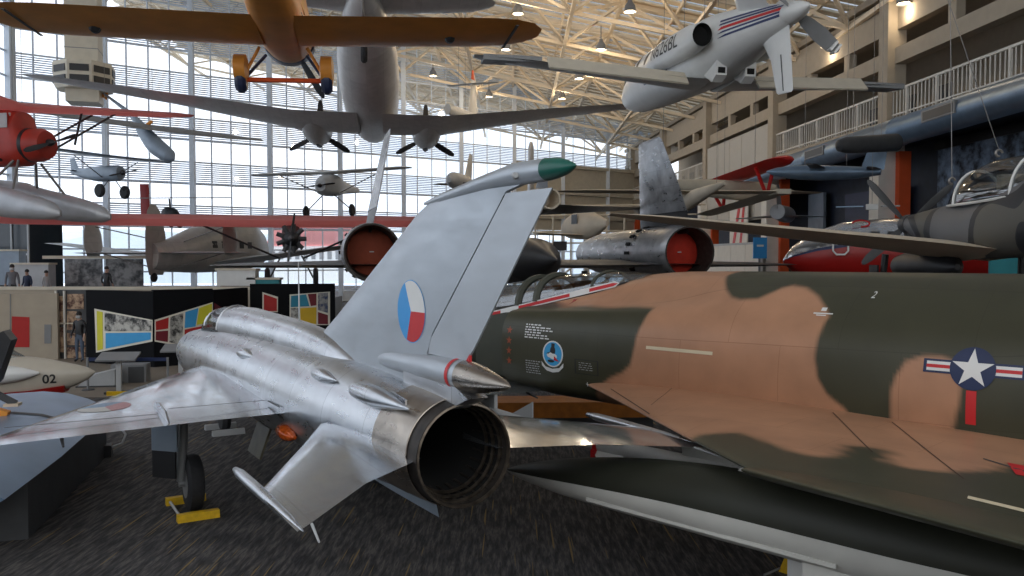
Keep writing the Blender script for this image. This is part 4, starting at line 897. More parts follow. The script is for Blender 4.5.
for sd, kk, zz in ((1, 1.1, -.42), (-1, .93, -.62)):
    MB().wing([(y * sd, a, b_, z, t) for y, a, b_, z, t in [(.3, .9, -.95, -.80, .30), (1.0, .8, -.85, -.76, .26), (5.5 * kk, .35, -.45, zz, .13), (5.85 * kk, .15, -.38, zz + .02, .06)]]).build('wing', M['white'], o, 40)
    MB().prism([(-.62, .95 * sd, -.70), (-1.0, .95 * sd, -.98), (-1.04, .95 * sd, -.94), (-.62, .95 * sd, -.62)], (.10, 3.3 * sd * kk, (zz + .76) * .72)).build('lit_flap', M['cream'], o, 0)  # cream drooped strip paints the lit rear face of the wing
    MB().box((-.02, 4.95 * sd * kk, zz - .03), (.85, 1.5, .14)).build('wing_tip_panel', M['mgrey'], o, 0)
    na = fuse([(2.9, .05, .12, .3, .2, 2), (2.0, .2, -.04, .56, .26, 2), (.8, .29, -.10, .68, .29, 2), (-1.0, .30, -.08, .70, .31, 2), (-1.9, .25, .03, .60, .31, 2)], 20, 20, (False, True)).build('engine_nacelle', M['white'], o); na.location = (0, .98 * sd, -.20)
    ex = fuse([(-1.92, .24, .04, .59, .31, 2), (-1.75, .21, .08, .55, .31, 2), (-1.72, .20, .09, .54, .31, 2)], 20, 6, (False, True)).build('exhaust_duct', M['soot_recess'], na)
    fr = MB().loft([[(-1.9, -.25, .56), (-1.9, .1, .58), (-2.5, -.35, .36)], [(-1.9, -.25, .06), (-1.9, .1, .04), (-2.5, -.35, .26)]]); 
    v = MB(); a0, b0 = .1, 1.55
    v.wing([(.25, -2.2, -3.9, .1 * sd, .16), (1.3, -3.2, -4.3, .95 * sd, .12), (2.2, -3.9, -4.6, 1.75 * sd, .08)], True); v.build('tail_surface', M['white'], o, 40)
vf = MB().wing([(-.05, -3.0, -4.55, 0, .18), (-.75, -3.75, -4.75, 0, .13), (-1.5, -4.15, -4.95, 0, .09), (-1.55, -4.25, -4.9, 0, .05)], True).build('ventral_fin', M['white'], o, 40)
MB().wing([(-.70, -4.34, -4.37, 0, .125), (-1.5, -4.56, -4.58, 0, .10)], True, prof=[(0, .5), (1, .5), (1, -.5), (0, -.5)]).build('rudder_hinge', M['dgrey'], vf, 0)
tb2 = bvh(bd); U, V, D = (-1, 0, 0), (0, 0, 1), (0, -1, 0)
nacL = [q for q in o.children if q.name.startswith('engine_nacelle')][0]
tn = BVHTree.FromPolygons([nacL.location + v.co for v in nacL.data.vertices] + [v.co for v in bd.data.vertices], [tuple(p.vertices) for p in nacL.data.polygons] + [tuple(i + len(nacL.data.vertices) for i in p.vertices) for p in bd.data.polygons])
decal('registration', M['black'], o, [text2d('N626BL', .52)], (.35, 0, .14), (-1.45, 0, 0), V, D, tn, .012)
M['stripeb'] = mk('stripe_blue', lin(30, 44, 96), .45, 0, .05)
ab = [(-2.15, .22), (-4.5, .32)]
sh = []
for i, (dz, mi_, hh) in enumerate(((.24, 0, .026), (.15, 0, .022), (.05, 1, .034), (-.05, 0, .022), (-.15, 0, .028))): sh.append(([(2.1, dz - hh), (4.55, dz * .7 - hh + .02), (4.55, dz * .7 + hh + .02), (2.3 - dz, dz + hh)], mi_, 0))
decal('tail_stripe', [M['stripeb'], M['decalr']], o, sh, (0, 0, .17), (-1, 0, 0), V, D, tb2, .01, .1)
sh = [(rect(-3.6, z - .03, -1.2, z + .03)) for z in (-.0, -.10, -.30, -.40)]
decal('nose_stripe', M['stripeb'], o, sh, (0, 0, .0), (-1, 0, 0), V, D, tb2, .01, .2)
for k, x in enumerate((2.7, 3.5, 4.5, 5.2)): decal('cabin_window', M['black'], o, [ell(0, 0, .16, .22, 20)], (x, 0, .38), U, V, D, tb2, .012, .1)
MB().loft([[(6.6, y, .45 - abs(y) * .3), (7.25, y * .8, .16 - abs(y) * .3), (7.3, y * .8, .1 - abs(y) * .3), (6.6, y, .35 - abs(y) * .3)] for y in (-.6, -.3, 0, .3, .6)]).build('windscreen', M['black'], o)
for y in (.38, -.38):
    sc_ = MB().loft([[(-.9, y - .14, -.72), (-1.5, y - .14, -.95), (-1.5, y + .14, -.95), (-.9, y + .14, -.72)], [(-1.75, y - .14, -.45), (-1.75, y - .14, -.80), (-1.75, y + .14, -.80), (-1.75, y + .14, -.45)]]).build('belly_scoop', M['white'], o, 0)
    MB().box((-1.76, y, -.68), (.02, .18, .14)).build('scoop_mouth', M['soot_recess'], sc_, 0)  # flat black plate painted as the shaded scoop opening
cables(o, [(1.5, .3, .9), (1.5, -.3, .9), (-2, 0, .7)])

# --- red cabin monoplane on floats
o = thing('floatplane', 'red high-wing cabin floatplane with grey floats, hanging at the far left', 'seaplane', P(0, 109, 30), -103, 0)
fuse([(1.9, .45, -1.75, -.85, -1.32, 2), (1.35, .54, -1.88, -.78, -1.32, 2), (1.15, .6, -2.0, -.75, -1.3, 2.4), (1.0, .62, -2.05, -.15, -1.2, 2.8), (-.8, .62, -2.05, .0, -1.2, 3), (-2.5, .5, -1.9, -.3, -1.2, 2.6), (-5.5, .12, -1.4, -.9, -1.15, 2)], 28, 36).build('fuselage', M['floatred'], o)
MB().lathe([(1.3, .54), (1.35, .58), (1.75, .57), (1.95, .48), (1.97, .40)], (0, 0, -1.32), n=28).build('engine_cowling', M['floatred'], o)
MB().lathe([(1.2, .52), (1.22, .60), (1.36, .59)], (0, 0, -1.32), n=28).build('cowling_band', M['black'], o)
prop(o, 2.1, 0, -1.25, 1.3, 2, 20, .24)
for sd in (1, -1):
    MB().wing([(y * sd, a, b_, z, t) for y, a, b_, z, t in [(.0, 1.1, -1.1, .05, .34), (9.6, .9, -1.0, 1.35, .24), (10.8, .6, -.8, 1.52, .14), (11.2, .2, -.3, 1.55, .05)]]).build('wing', M['wingred'], o, 40)
    bars(o, 'wing_strut', M['black'], [((.6, .6 * sd, -1.9), (.6, 5.2 * sd, .65)), ((-.5, .6 * sd, -1.9), (-.5, 5.2 * sd, .65)), ((.6, 2.9 * sd, -.9), (.6, 3.3 * sd, .4))], .09)
    for x in (.6, -.1, -.8):
        MB().box((x, .625 * sd, -.52), (.56, .02, .5)).build('cabin_window', M['lgrey'], o, 0)
    fl = fuse([(3.5, .05, -3.9, -3.7, -3.8, 2.5), (3.1, .3, -4.0, -3.4, -3.7, 2.6), (1.8, .45, -3.95, -3.0, -3.45, 2.8), (.0, .45, -3.6, -2.55, -3.1, 2.8), (-.1, .45, -3.4, -2.5, -3.05, 2.8), (-3.5, .1, -2.6, -2.2, -2.4, 2.5)], 20, 40).build('float', M['floatgrey'], o); fl.location = (0, 1.2 * sd, 0)
    bars(o, 'float_strut', M['cable'], [((1.2, .5 * sd, -1.9), (1.6, 1.2 * sd, -3.0)), ((1.0, .5 * sd, -1.9), (.4, 1.2 * sd, -3.0)), ((-.9, .5 * sd, -1.9), (-1.2, 1.2 * sd, -3.0))], .09)
MB().box((.9, 0, -.42), (.04, .95, .4), Matrix.Rotation(R(-25), 3, 'Y')).build('windscreen', M['lgrey'], o, 0)
MB().wing([(-1.2, -4.6, -5.7, 0, .1), (.3, -5.1, -5.7, 0, .05)], True).build('tail_fin', M['floatred'], o)
cables(o, [(0, 1, .2), (0, -1, .2)])

# --- small blue-grey monoplane
o = thing('monoplane', 'small blue-grey monoplane with fat black wheels, hanging before the window wall', 'airplane', P(106, 174, 45), -118)
fuse([(1.2, .28, -.35, .35, 0, 2), (1.0, .36, -.42, .42, 0, 2), (-.3, .36, -.4, .45, 0, 2.2), (-2.0, .2, -.1, .4, .15, 2), (-2.9, .05, .15, .4, .28, 2)], 20, 20).build('fuselage', M['blgrey'], o)
MB().wing([(.3, -2.2, -2.9, 0, .06), (1.0, -2.6, -3.0, 0, .03)], True).build('tail_fin', M['blgrey'], o)
wingpair(o, 'wing', M['blgrey'], [(0, .55, -.65, .95, .12), (3.5, .5, -.6, 1.0, .08), (3.8, .2, -.3, 1.0, .03)])
wingpair(o, 'tailplane', M['blgrey'], [(0, -2.2, -2.9, .3, .05), (1, -2.4, -2.9, .3, .03)])
prop(o, 1.4, 0, 0, .9, 2, 15, .12)
for sd in (1, -1):
    wheel(o, .5, .75 * sd, -.95, .36, .24); bars(o, 'gear_strut', M['dgrey'], [((.5, .2 * sd, -.35), (.5, .7 * sd, -.95))], .05); bars(o, 'wing_strut', M['dgrey'], [((.1, .3 * sd, -.2), (.1, 1.9 * sd, .8))], .05)
cables(o, [(0, 0, .75)])
# --- sailplane pod
o = thing('sailplane', 'slender-winged sailplane with a grey pod nose, hanging beyond the red floatplane', 'glider', P(152, 129, 46), -115, 2, -28)
fuse([(2.2, .05, -.85, -.7, -.78, 2), (1.8, .36, -1.2, -.4, -.8, 2), (.8, .45, -1.2, -.25, -.7, 2), (-.6, .3, -.75, -.0, -.4, 2), (-1.8, .1, -.1, .2, .05, 2), (-4.5, .05, .2, .3, .25, 2)], 20, 20).build('pod', M['blgrey'], o)
wingpair(o, 'wing', M['mgrey'], [(0, .5, -.4, .1, .12), (5.5, .4, -.4, .15, .1), (8.5, .1, -.2, .2, .03)])
MB().wing([(0, -3.9, -4.5, 0, .05), (.9, -4.1, -4.6, 0, .03)], True).build('tail_fin', M['orange'], o)
MB().tube([(-.6, 0, -.2), (-.2, 0, .35)], .1, 8).build('pylon_strut', M['orange'], o)
cables(o, [(0, 0, .15)])
# --- gyroplane
o = thing('gyroplane', 'small gyroplane with a long thin rotor and dark red rudder, before the far windows', 'gyroplane', P(172, 212, 48), -95)
fuse([(.5, .1, -.6, -.2, -.4, 2), (.2, .28, -.7, .2, -.3, 2.4), (-.3, .25, -.6, .3, -.2, 2.4), (-.6, .1, -.4, .1, -.2, 2)], 16, 10).build('fuselage', M['black'], o)
bars(o, 'rotor_mast', M['dgrey'], [((-.1, 0, .1), (-.15, 0, .75))], .1); bars(o, 'tail_boom', M['dgrey'], [((-.4, 0, -.4), (-1.7, 0, -.2))], .08)
MB().box((-.15, 0, .8), (7.2, .16, .04)).build('rotor_blade', M['cable'], o, 0)
MB().wing([(-.3, -1.3, -1.85, 0, .08), (1.6, -1.35, -1.9, 0, .06)], True).build('rudder', M['dred'], o); wheel(o, .2, .5, -.75, .15, .08); wheel(o, .2, -.5, -.75, .15, .08)
# --- long red wing with a radial engine
o = thing('red_monoplane', 'red high-wing monoplane facing the viewer, pale backlit wing spanning the left behind the silver jet', 'airplane', P(291, 222, 35), 194.7, 0.2)
for sd, k in ((-1, 12.6), (1, 8.5)):
    MB().wing([(y * sd, a, b_, z, t) for y, a, b_, z, t in [(0, 1.5, -1.5, 0, .5), (k * .8, 1.3, -1.4, .05, .44), (k * .97, .8, -1.0, .06, .25), (k, .3, -.6, .06, .06)]]).build('wing', M['wingred'], o, 40)
    bars(o, 'wing_strut', M['black'], [((.4, .5 * sd, -1.5), (.4, 3.6 * sd, -.1)), ((-.5, .5 * sd, -1.5), (-.5, 3.6 * sd, -.1))], .08)
fuse([(2.2, .3, -1.05, -.45, -.75, 2), (1.6, .36, -1.1, -.35, -.75, 2.3), (.5, .38, -1.2, -.05, -.7, 3), (-2, .36, -1.15, -.1, -.7, 3), (-6, .1, -1.0, -.4, -.7, 2)], 20, 24).build('fuselage', M['dgrey'], o)
en = MB().lathe([(2.2, .3), (2.45, .28), (2.6, .14), (2.75, .05)], (0, 0, -.75), n=18).build('engine', M['black'], o)
for k in range(9):
    t = 2 * math.pi * k / 9; MB().tube([(2.3, math.cos(t) * .22, -.75 + math.sin(t) * .22), (2.3, math.cos(t) * .58, -.75 + math.sin(t) * .58)], [.1, .085], 8).build('cylinder', M['dgrey'], en)
prop(o, 2.8, 0, -.75, 1.0, 2, 82, .14, M['dgrey'])
for sd in (1, -1): bars(o, 'gear_strut', M['dgrey'], [((.8, .4 * sd, -1.4), (.9, .85 * sd, -2.3))], .07); wheel(o, .9, .95 * sd, -2.3, .42, .2)
# --- weathered triple-tail
o = thing('triple_tail_airplane', 'weathered grey airplane with three upright tail fins, seen from behind at left', 'airplane', P(158, 254, 36), -12, 0)
bd = fuse([(9.5, .1, .0, .2, .1, 2), (8.5, .6, -.5, 1.3, .1, 2), (6.5, .95, -.8, 1.9, .1, 2.3), (3, .9, -.85, 1.3, .1, 2.3), (0.5, .6, -.75, .6, 0, 2), (-.4, .3, -.65, .45, -.1, 2)], 24, 40).build('fuselage', M['triplane'], o)
def tfin(y, z0, z1, x0, ch, s=1):
    MB().wing([(z0, x0 + ch * .3, x0 - ch * .35, y, .06), (z0 + (z1 - z0) * .25, x0 + ch * .5, x0 - ch * .5, y, .1), (z0 + (z1 - z0) * .6, x0 + ch * .42, x0 - ch * .5, y, .09), (z0 + (z1 - z0) * .9, x0 + ch * .2, x0 - ch * .4, y, .06), (z1, x0, x0 - ch * .25, y, .03)], True).build('tail_fin', M['triplane'], o, 40)
tfin(0, -.9, 2.1, -.1, 1.5); tfin(3.3, -.1, 1.55, .2, 1.2); tfin(-3.3, -.1, 1.55, .2, 1.2)
wingpair(o, 'tailplane', M['lgrey'], [(0, .9, -.4, .05, .14), (3.6, .7, -.3, .05, .1), (4.1, .4, -.1, .05, .04)])
wingpair(o, 'wing', M['lgrey'], [(.5, 5.6, 2.9, -.4, .35), (8, 4.6, 3.3, .5, .15), (8.8, 4.2, 3.6, .55, .05)])
for k in range(5): decal('cabin_window', M['black'], o, [rect(-.2, -.16, .2, .16)], (3 + k * .75, 0, .45), (-1, 0, 0), (0, 0, 1), (0, -1, 0), bvh(bd), .01, .2); decal('cabin_window', M['black'], o, [rect(-.2, -.16, .2, .16)], (3 + k * .75, 0, .45), (-1, 0, 0), (0, 0, 1), (0, 1, 0), bvh(bd), .01, .2)
wheel(o, -.3, 0, -1.0, .2, .14, 'tail_wheel')
bars(o, 'bracing_wire', M['cable'], [((.2, 3.2, 1.2), (1.2, .3, .5)), ((.2, -3.2, 1.2), (1.2, -.3, .5)), ((.2, 3.2, .1), (.5, .2, -.7)), ((.2, -3.2, .1), (.5, -.2, -.7))], .05)
# --- small white high-wing airplane
o = thing('light_airplane', 'small white high-wing light airplane facing the viewer, before the window wall', 'airplane', P(331, 173, 50), 172, 2)
wingpair(o, 'wing', M['white'], [(0, .7, -.7, 0, .2), (4.3, .6, -.7, .08, .16), (4.9, .3, -.4, .09, .04)])
fuse([(1.8, .3, -1.2, -.6, -.9, 2.2), (1.2, .55, -1.4, -.3, -.9, 2.6), (.3, .6, -1.4, -.1, -.8, 3), (-2, .3, -1.1, -.3, -.7, 2.4), (-5, .08, -.8, -.5, -.65, 2)], 20, 20).build('fuselage', M['lgrey'], o)
prop(o, 2, 0, -.9, .95, 2, 5, .14)
for sd in (1, -1): bars(o, 'wing_strut', M['cable'], [((.2, .6 * sd, -1.2), (.1, 3.1 * sd, -.05))], .06); bars(o, 'gear_strut', M['cable'], [((.6, .3 * sd, -1.3), (.6, 1.3 * sd, -2.2))], .07); wheel(o, .6, 1.4 * sd, -2.3, .38, .2)
cables(o, [(0, .5, .1), (0, -.5, .1)])
# --- small silver jet seen head on, a white tail and a pale fin beyond
o = thing('small_jet', 'tiny pale swept jet hanging in front of the far windows, above the silver tail', 'airplane', P(459, 182, 48), 168)
fuse([(2, .1, -.2, .1, -.05, 2), (1.2, .4, -.45, .45, 0, 2), (-1, .45, -.45, .5, 0, 2), (-3, .2, -.2, .3, 0, 2)], 18, 16).build('fuselage', M['lgrey'], o)
wingpair(o, 'wing', M['dgrey'], [(.2, .8, -.8, -.1, .12), (1.6, -.1, -.8, -.1, .05)]); MB().wing([(.2, -1, -2.8, 0, .1), (1.9, -2.3, -3.1, 0, .05)], True).build('tail_fin', M['white'], o, 40)
cables(o, [(0, 0, .4)])
o = thing('hanging_glider', 'white pointed tail fin of a glider hanging just above the propliner wing', 'glider', P(472, 117, 50), 160)
MB().wing([(-.2, .7, -.8, 0, .2), (1.2, .35, -.75, 0, .14), (2.5, .0, -.45, 0, .05)], True).build('tail_fin', M['white'], o, 40); MB().wing([(2.2, .1, -.48, 0, .12), (2.75, .0, -.3, 0, .06)], True).build('fin_tip', M['orange2'], o, 40)
wingpair(o, 'tailplane', M['lgrey'], [(0, .2, -.4, 1.95, .06), (1.6, .05, -.35, 1.95, .03)]); fuse([(3.5, .2, -.4, .2, -.1, 2), (.6, .25, -.4, .25, -.1, 2), (-.9, .15, -.3, .15, -.1, 2)], 16, 10).build('fuselage', M['white'], o)
cables(o, [(1, 0, .2)])
o = thing('upright_tail', 'pale blue upright tail fin standing beyond the silver jet tail', 'airplane tail', P(531, 172, 62), 175)
MB().wing([(-3.5, 1.5, -1.6, 0, .5), (1.8, .6, -.9, 0, .42), (2.2, .2, -.6, 0, .2)], True).build('tail_fin', M['floatgrey'], o, 40); fuse([(6, .6, -4.6, -3.2, -3.9, 2), (-2, .3, -4.2, -3.3, -3.8, 2)], 16, 8).build('fuselage', M['floatgrey'], o)

# --- black reconnaissance jet
o = thing('reconnaissance_jet', 'black twin-engine reconnaissance jet with red-covered exhausts and canted tail fins', 'jet', (.55, 22.9, 0), 12)
fuse([(-2.6, .02, 3.33, 3.37, 3.35, 2), (-1.5, .3, 3.1, 3.65, 3.35, 2), (0, .8, 2.75, 3.95, 3.3, 2), (4, .95, 2.6, 4.05, 3.25, 2), (12, .9, 2.6, 4.0, 3.3, 2), (22, .1, 3.2, 3.5, 3.35, 2)], 30, 30).build('fuselage', M['srblk'], o)
for sd in (1, -1):
    MB().wing([(y * sd, a, b_, z, t) for y, a, b_, z, t in [(.4, 10, -.6, 3.2, .3), (4.3, 6.0, .4, 3.22, .26), (7.6, 2.6, .9, 3.2, .14), (8.5, 1.5, .9, 3.2, .04)]]).build('wing', M['srblk'], o, 40)
    y = 4.3 if sd > 0 else -4.6
    na = MB(); na.lathe([(0, .745), (.02, .76), (.9, .80), (2.6, .80), (5, .78), (8, .72), (9.6, .55)], (0, y, 3.56), n=48, cap=(False, True)); na = na.build('engine_nacelle', M['srmet'], o)
    MB().lathe([(0, .745), (0, .70), (.5, .66), (.95, .63)], (0, y, 3.56), n=48, cap=(False, False)).build('exhaust_ring', M['heatd'], na)
    cv = MB().lathe([(.9, .632), (.84, .55), (.82, .01)], (0, y, 3.56), n=40, cap=(False, True)).build('exhaust_cover', M['cover'] if sd < 0 else M['cover2'], na)
    MB().box((.79, y - .02, 3.57), (.02, .12, .03)).build('cover_label', M['lgrey'], cv, 0)
    bx = MB()
    for k in range(18):
        t = 2 * math.pi * k / 18; bx.box((3.0, y + .795 * math.cos(t), 3.56 + .795 * math.sin(t)), (.34, .1, .1), Matrix.Rotation(t, 3, 'X'))
    bx.build('suck_in_doors', M['soot_recess'], na, 0)
    MB().wing([(y_, a, b_, y - sd * (y_ - 4.2) * .2, t) for y_, a, b_, t in [(4.1, 3.9, .1, .2), (4.75, 3.7, -.05, .2)]], True).build('fin_root', M['srblk'], o, 40)
    MB().wing([(y_, a, b_, y - sd * (y_ - 4.2) * .2, t) for y_, a, b_, t in [(4.75, 3.7, -.02, .24), (5.6, 3.3, .25, .22), (6.85, 2.75, .85, .16), (6.95, 2.6, 1.0, .08)]], True).build('tail_fin', M['srmet'], o, 40)
for x, y in ((3, 1.2), (3, -1.2), (14, 0)):
    g = MB().tube([(x, y * 2, 3.0), (x, y * 2, .5)], .1, 8).build('gear_leg', M['mgrey'], o); wheel(g, x, y * 2 + .25, .4, .4, .25); wheel(g, x, y * 2 - .25, .4, .4, .25)
o = thing('drone', 'black delta-wing drone riding on the back of the black reconnaissance jet', 'drone', (1.15, 26.5, 5.25), 12)
fuse([(0, .36, -.36, .36, 0, 2), (2, .46, -.46, .46, 0, 2), (7, .46, -.46, .46, 0, 2), (9, .3, -.3, .3, 0, 2)], 24, 16, (False, True)).build('fuselage', M['srblk'], o)
MB().lathe([(0, .36), (-.25, .33), (-.25, .28), (.6, .2)], n=24, cap=(False, True)).build('exhaust_nozzle', M['tan'], o)
wingpair(o, 'wing', M['srblk'], [(.2, 6, .1, -.15, .3), (1.5, 3, .0, -.2, .24), (3.3, .6, .0, -.22, .08)])
MB().wing([(.2, 2, .1, 0, .1), (1.2, 1.0, 0.1, 0, .05)], True).build('tail_fin', M['srblk'], o); MB().box((4, 0, -.72), (2.5, .16, .6)).build('pylon', M['srblk'], o, 0)
# --- slender tan wing and tan fuselage in the middle distance
o = thing('sailplane', 'tan sailplane with a long straight wing, hanging behind the black jet tail fins', 'glider', P(690, 192, 31), 4)
wingpair(o, 'wing', M['tan'], [(0, .5, -.5, 0, .14), (3.8, .45, -.45, .02, .13), (4.9, .3, -.3, .0, .05)]); fuse([(2.2, .1, -.6, -.3, -.45, 2), (1.2, .28, -.75, -.1, -.4, 2), (-1, .22, -.5, .05, -.2, 2), (-4, .05, -.1, .05, 0, 2)], 14, 14).build('fuselage', M['tan'], o)
MB().box((-.1, -3.35, .0), (.9, .5, .18)).build('wing_patch', M['cream'], o, 0); cables(o, [(0, 1, 0), (0, -1, 0)])
o = thing('wooden_glider', 'stubby tan wooden glider fuselage on a stand beyond the black jet', 'glider', P(586, 226, 44), 20)
fuse([(2.8, .1, -.3, .1, -.1, 2), (2.0, .5, -.6, .55, -.05, 2), (.2, .62, -.7, .85, 0, 2.2), (-.3, .6, -.7, .8, 0, 2), (-2.5, .1, -.1, .2, .05, 2)], 18, 18).build('fuselage', M['tan'], o)
wingpair(o, 'wing', M['tan'], [(0, .6, -.6, -.5, .16), (2.8, .5, -.5, -.4, .1)]); MB().box((0, 0, -1.6), (.2, .2, 1.9)).build('stand', M['wallw'], o, 0); MB().box((.1, .63, .35), (.7, .02, .5)).build('cabin_window', M['black'], o, 0)

# --- camouflaged propeller attack plane at right
o = thing('propeller_warplane', 'grey and black camouflaged single-propeller warplane with a framed glass canopy at the right edge', 'warplane', P(988, 225, 14.5), -2, 0)
fw = fuse([(3.0, .18, -.05, .32, .13, 2), (2.4, .27, -.25, .36, .1, 2), (1.2, .42, -.5, .42, .0, 2.2), (0, .56, -.58, .42, -.1, 2.3), (-1.5, .56, -.55, .8, -.05, 2.2), (-2.2, .52, -.5, .9, 0, 2.1), (-5, .25, -.1, .6, .2, 2), (-7, .08, .15, .4, .3, 2)], 28, 60).build('fuselage', M['camog'], o)
m = M['camog'] = mk('grey_black_camouflage', (.10, .105, .11, 1), .55, 0, 0); nt = m.node_tree; b = nt.nodes['Principled BSDF']
tc = nt.nodes.new('ShaderNodeTexCoord'); no = nt.nodes.new('ShaderNodeTexNoise'); no.inputs['Scale'].default_value = .85; no.inputs['Detail'].default_value = 0; rr = nt.nodes.new('ShaderNodeValToRGB'); rr.color_ramp.interpolation = 'CONSTANT'
rr.color_ramp.elements[0].color = (.13, .13, .135, 1); rr.color_ramp.elements[1].position = .47; rr.color_ramp.elements[1].color = (.022, .023, .026, 1); x_ = rr.color_ramp.elements.new(.6); x_.color = (.10, .095, .08, 1)
nt.links.new(tc.outputs['Object'], no.inputs['Vector']); nt.links.new(no.outputs['Fac'], rr.inputs[0]); nt.links.new(rr.outputs[0], b.inputs['Base Color']); fw.data.materials[0] = m
cn = fuse([(1.25, .05, .36, .48, .4, 2), (.9, .26, .3, .66, .4, 2), (.35, .42, .2, .95, .4, 2), (-.5, .47, .2, 1.08, .4, 2), (-1.4, .46, .2, 1.06, .4, 2), (-1.9, .40, .2, .98, .4, 2)], 24, 24).build('canopy', M['canopy'], o)
def hp(x, wd, h): mb.tube([(x, wd * math.cos(t), .38 + (h - .38) * math.sin(t)) for t in [math.pi * k / 14 for k in range(15)]], .025, 6)
for hp_ in ((.35, .43, .965), (-1.5, .465, 1.06)):
    mb = MB(); hp(*hp_); mb.build('canopy_frame', M['white'], cn)
mb = MB()
for sd in (1, -1): mb.tube([(1.25, .06 * sd, .40), (.9, .27 * sd, .38), (.35, .43 * sd, .36), (-.5, .475 * sd, .36), (-1.5, .47 * sd, .38)], .025, 6)
mb.build('canopy_sill', M['white'], cn); mb = MB(); mb.box((-.7, 0, .45), (.15, .4, .7)); mb.box((-.5, 0, .3), (.5, .4, .15)); mb.build('seat', M['tan'], o, 0); MB().loft([[(x, -w_, .2), (x, w_, .2), (x, w_, .52), (x, -w_, .52)] for x, w_ in ((.75, .26), (.3, .36), (-1.7, .38))]).build('cockpit_dark_fill', M['black'], o, 0)  # black block fills the cockpit to darken the view through the glass
prop(o, 3.2, 0, .14, 1.25, 4, 48, .2, M['dgrey'], hub=.2, hubl=.6, twist=10)
for sd in (1, -1): MB().wing([(y * sd, a, b_, z, t) for y, a, b_, z, t in [(.2, 1.3, -1.1, -.45, .34), (1.5, 1.1, -1.0, -.30, .28), (5.6, .6, -.5, .12, .13), (6.5, .3, -.3, .2, .04)]]).build('wing', M['tan'], o, 40)
pd = MB().lathe([(1.2, .05), (1.0, .2), (.5, .28), (-.6, .28), (-1.1, .2), (-1.3, .05)], (1.2, .55, -.72), n=20).build('bomb', M['black'], o); 
for sd in (1, -1):
    g = MB().tube([(1.2, 1.25 * sd, -.5), (1.3, 1.3 * sd, -1.5)], .06, 8).build('gear_leg', M['dgrey'], o); wheel(g, 1.3, 1.2 * sd, -1.9, .4, .2); MB().box((1.35, 1.4 * sd, -1.1), (.4, .03, .8)).build('gear_door', M['black'], g, 0)
cables(o, [])
# --- right-hand distance
A0, A1 = P(699, 189, 40), P(786, 158, 35); dv = (A1 - A0); hl_ = dv.length / 2
o = thing('biplane', 'bright red biplane with cream lower wing hanging beside the far right-hand wall', 'airplane', (A0 + A1) / 2, rz=math.atan2(dv.y, dv.x) + math.pi / 2, roll=-math.degrees(math.asin(dv.z / dv.length)))
wingpair(o, 'upper_wing', M['red'], [(0, .8, -.8, 0, .42), (hl_ * .85, .75, -.75, 0, .42), (hl_ * .97, .55, -.55, 0, .3), (hl_, .3, -.3, 0, .12)]); wingpair(o, 'lower_wing', M['cream'], [(0, .7, -.6, -1.3, .14), (hl_ * .9, .6, -.6, -1.3, .1)])
fuse([(2.0, .2, -1.0, -.4, -.7, 2), (1, .3, -1.2, -.3, -.75, 2.3), (-1.5, .28, -1.1, -.3, -.7, 2.3), (-4, .08, -.7, -.4, -.5, 2)], 18, 20).build('fuselage', M['cream'], o)
for sd in (1, -1): bars(o, 'wing_strut', M['red'], [((.5, hl_ * .55 * sd, -.1), (.1, hl_ * .5 * sd, -1.3)), ((-.5, hl_ * .55 * sd, -.1), (.1, hl_ * .5 * sd, -1.3))], .16)
cables(o, [(0, 1, .1), (0, -1, .1)])
o = thing('target_drone', 'blue-grey missile-like drone with thin straight wings, hanging below the blue duct', 'drone', P(818, 171, 32), 62, 0, 4)
fuse([(1.9, .03, -.1, -.04, -.07, 2), (1.5, .2, -.26, .1, -.07, 2), (.3, .3, -.36, .22, -.05, 2), (-1.2, .26, -.28, .2, 0, 2), (-2.2, .12, -.1, .16, .03, 2)], 20, 20).build('fuselage', M['duct'], o)
wingpair(o, 'wing', M['dgrey'], [(.1, .3, -.3, .1, .09), (1.7, .2, -.2, .1, .05)]); wingpair(o, 'tailplane', M['dgrey'], [(.05, -1.7, -2.2, .1, .07), (1.0, -1.8, -2.1, .1, .04)]); MB().wing([(.1, -1.5, -2.3, 0, .1), (.85, -1.7, -2.35, 0, .06)], True).build('tail_fin', M['duct'], o); cables(o, [(.5, 0, .2), (-1, 0, .2)])
o = thing('jet_pipe', 'dark grey tube with an open round end, hanging just below the blue air duct', 'engine pipe', P(868, 144, 29), -72, 0, 5)
MB().lathe([(1.25, .27), (1.2, .3), (.4, .3), (-.9, .28), (-1.2, .2), (-1.3, .05)], n=24, cap=(False, True)).build('outer_tube', M['dgrey'], o); MB().lathe([(1.25, .27), (1.1, .24), (.6, .22)], n=24, cap=(False, True)).build('inner_bore', M['soot_recess'], o); cables(o, [(.6, 0, .3), (-.6, 0, .3)])
o = thing('small_jet', 'small grey jet with an upright fin parked low before the far red columns', 'airplane', P(783, 214, 40), -30)
fuse([(2, .1, -.2, .1, 0, 2), (.8, .4, -.4, .4, 0, 2), (-1.2, .35, -.3, .4, .05, 2)], 18, 14, (True, False)).build('fuselage', M['floatgrey'], o); MB().lathe([(-1.2, .34), (-.8, .25)], (0, 0, .05), n=18, cap=(False, True)).build('exhaust', M['soot_recess'], o)
wingpair(o, 'wing', M['blgrey'], [(.2, .8, -.9, -.1, .12), (2.0, -.4, -1.0, -.2, .05)]); MB().wing([(.2, -.2, -1.3, 0, .1), (1.3, -.9, -1.4, 0, .05)], True).build('tail_fin', M['floatgrey'], o)
o = thing('satellite_model', 'small blue and white winged satellite model hanging before the column', 'satellite', P(872, 207, 30), 70)
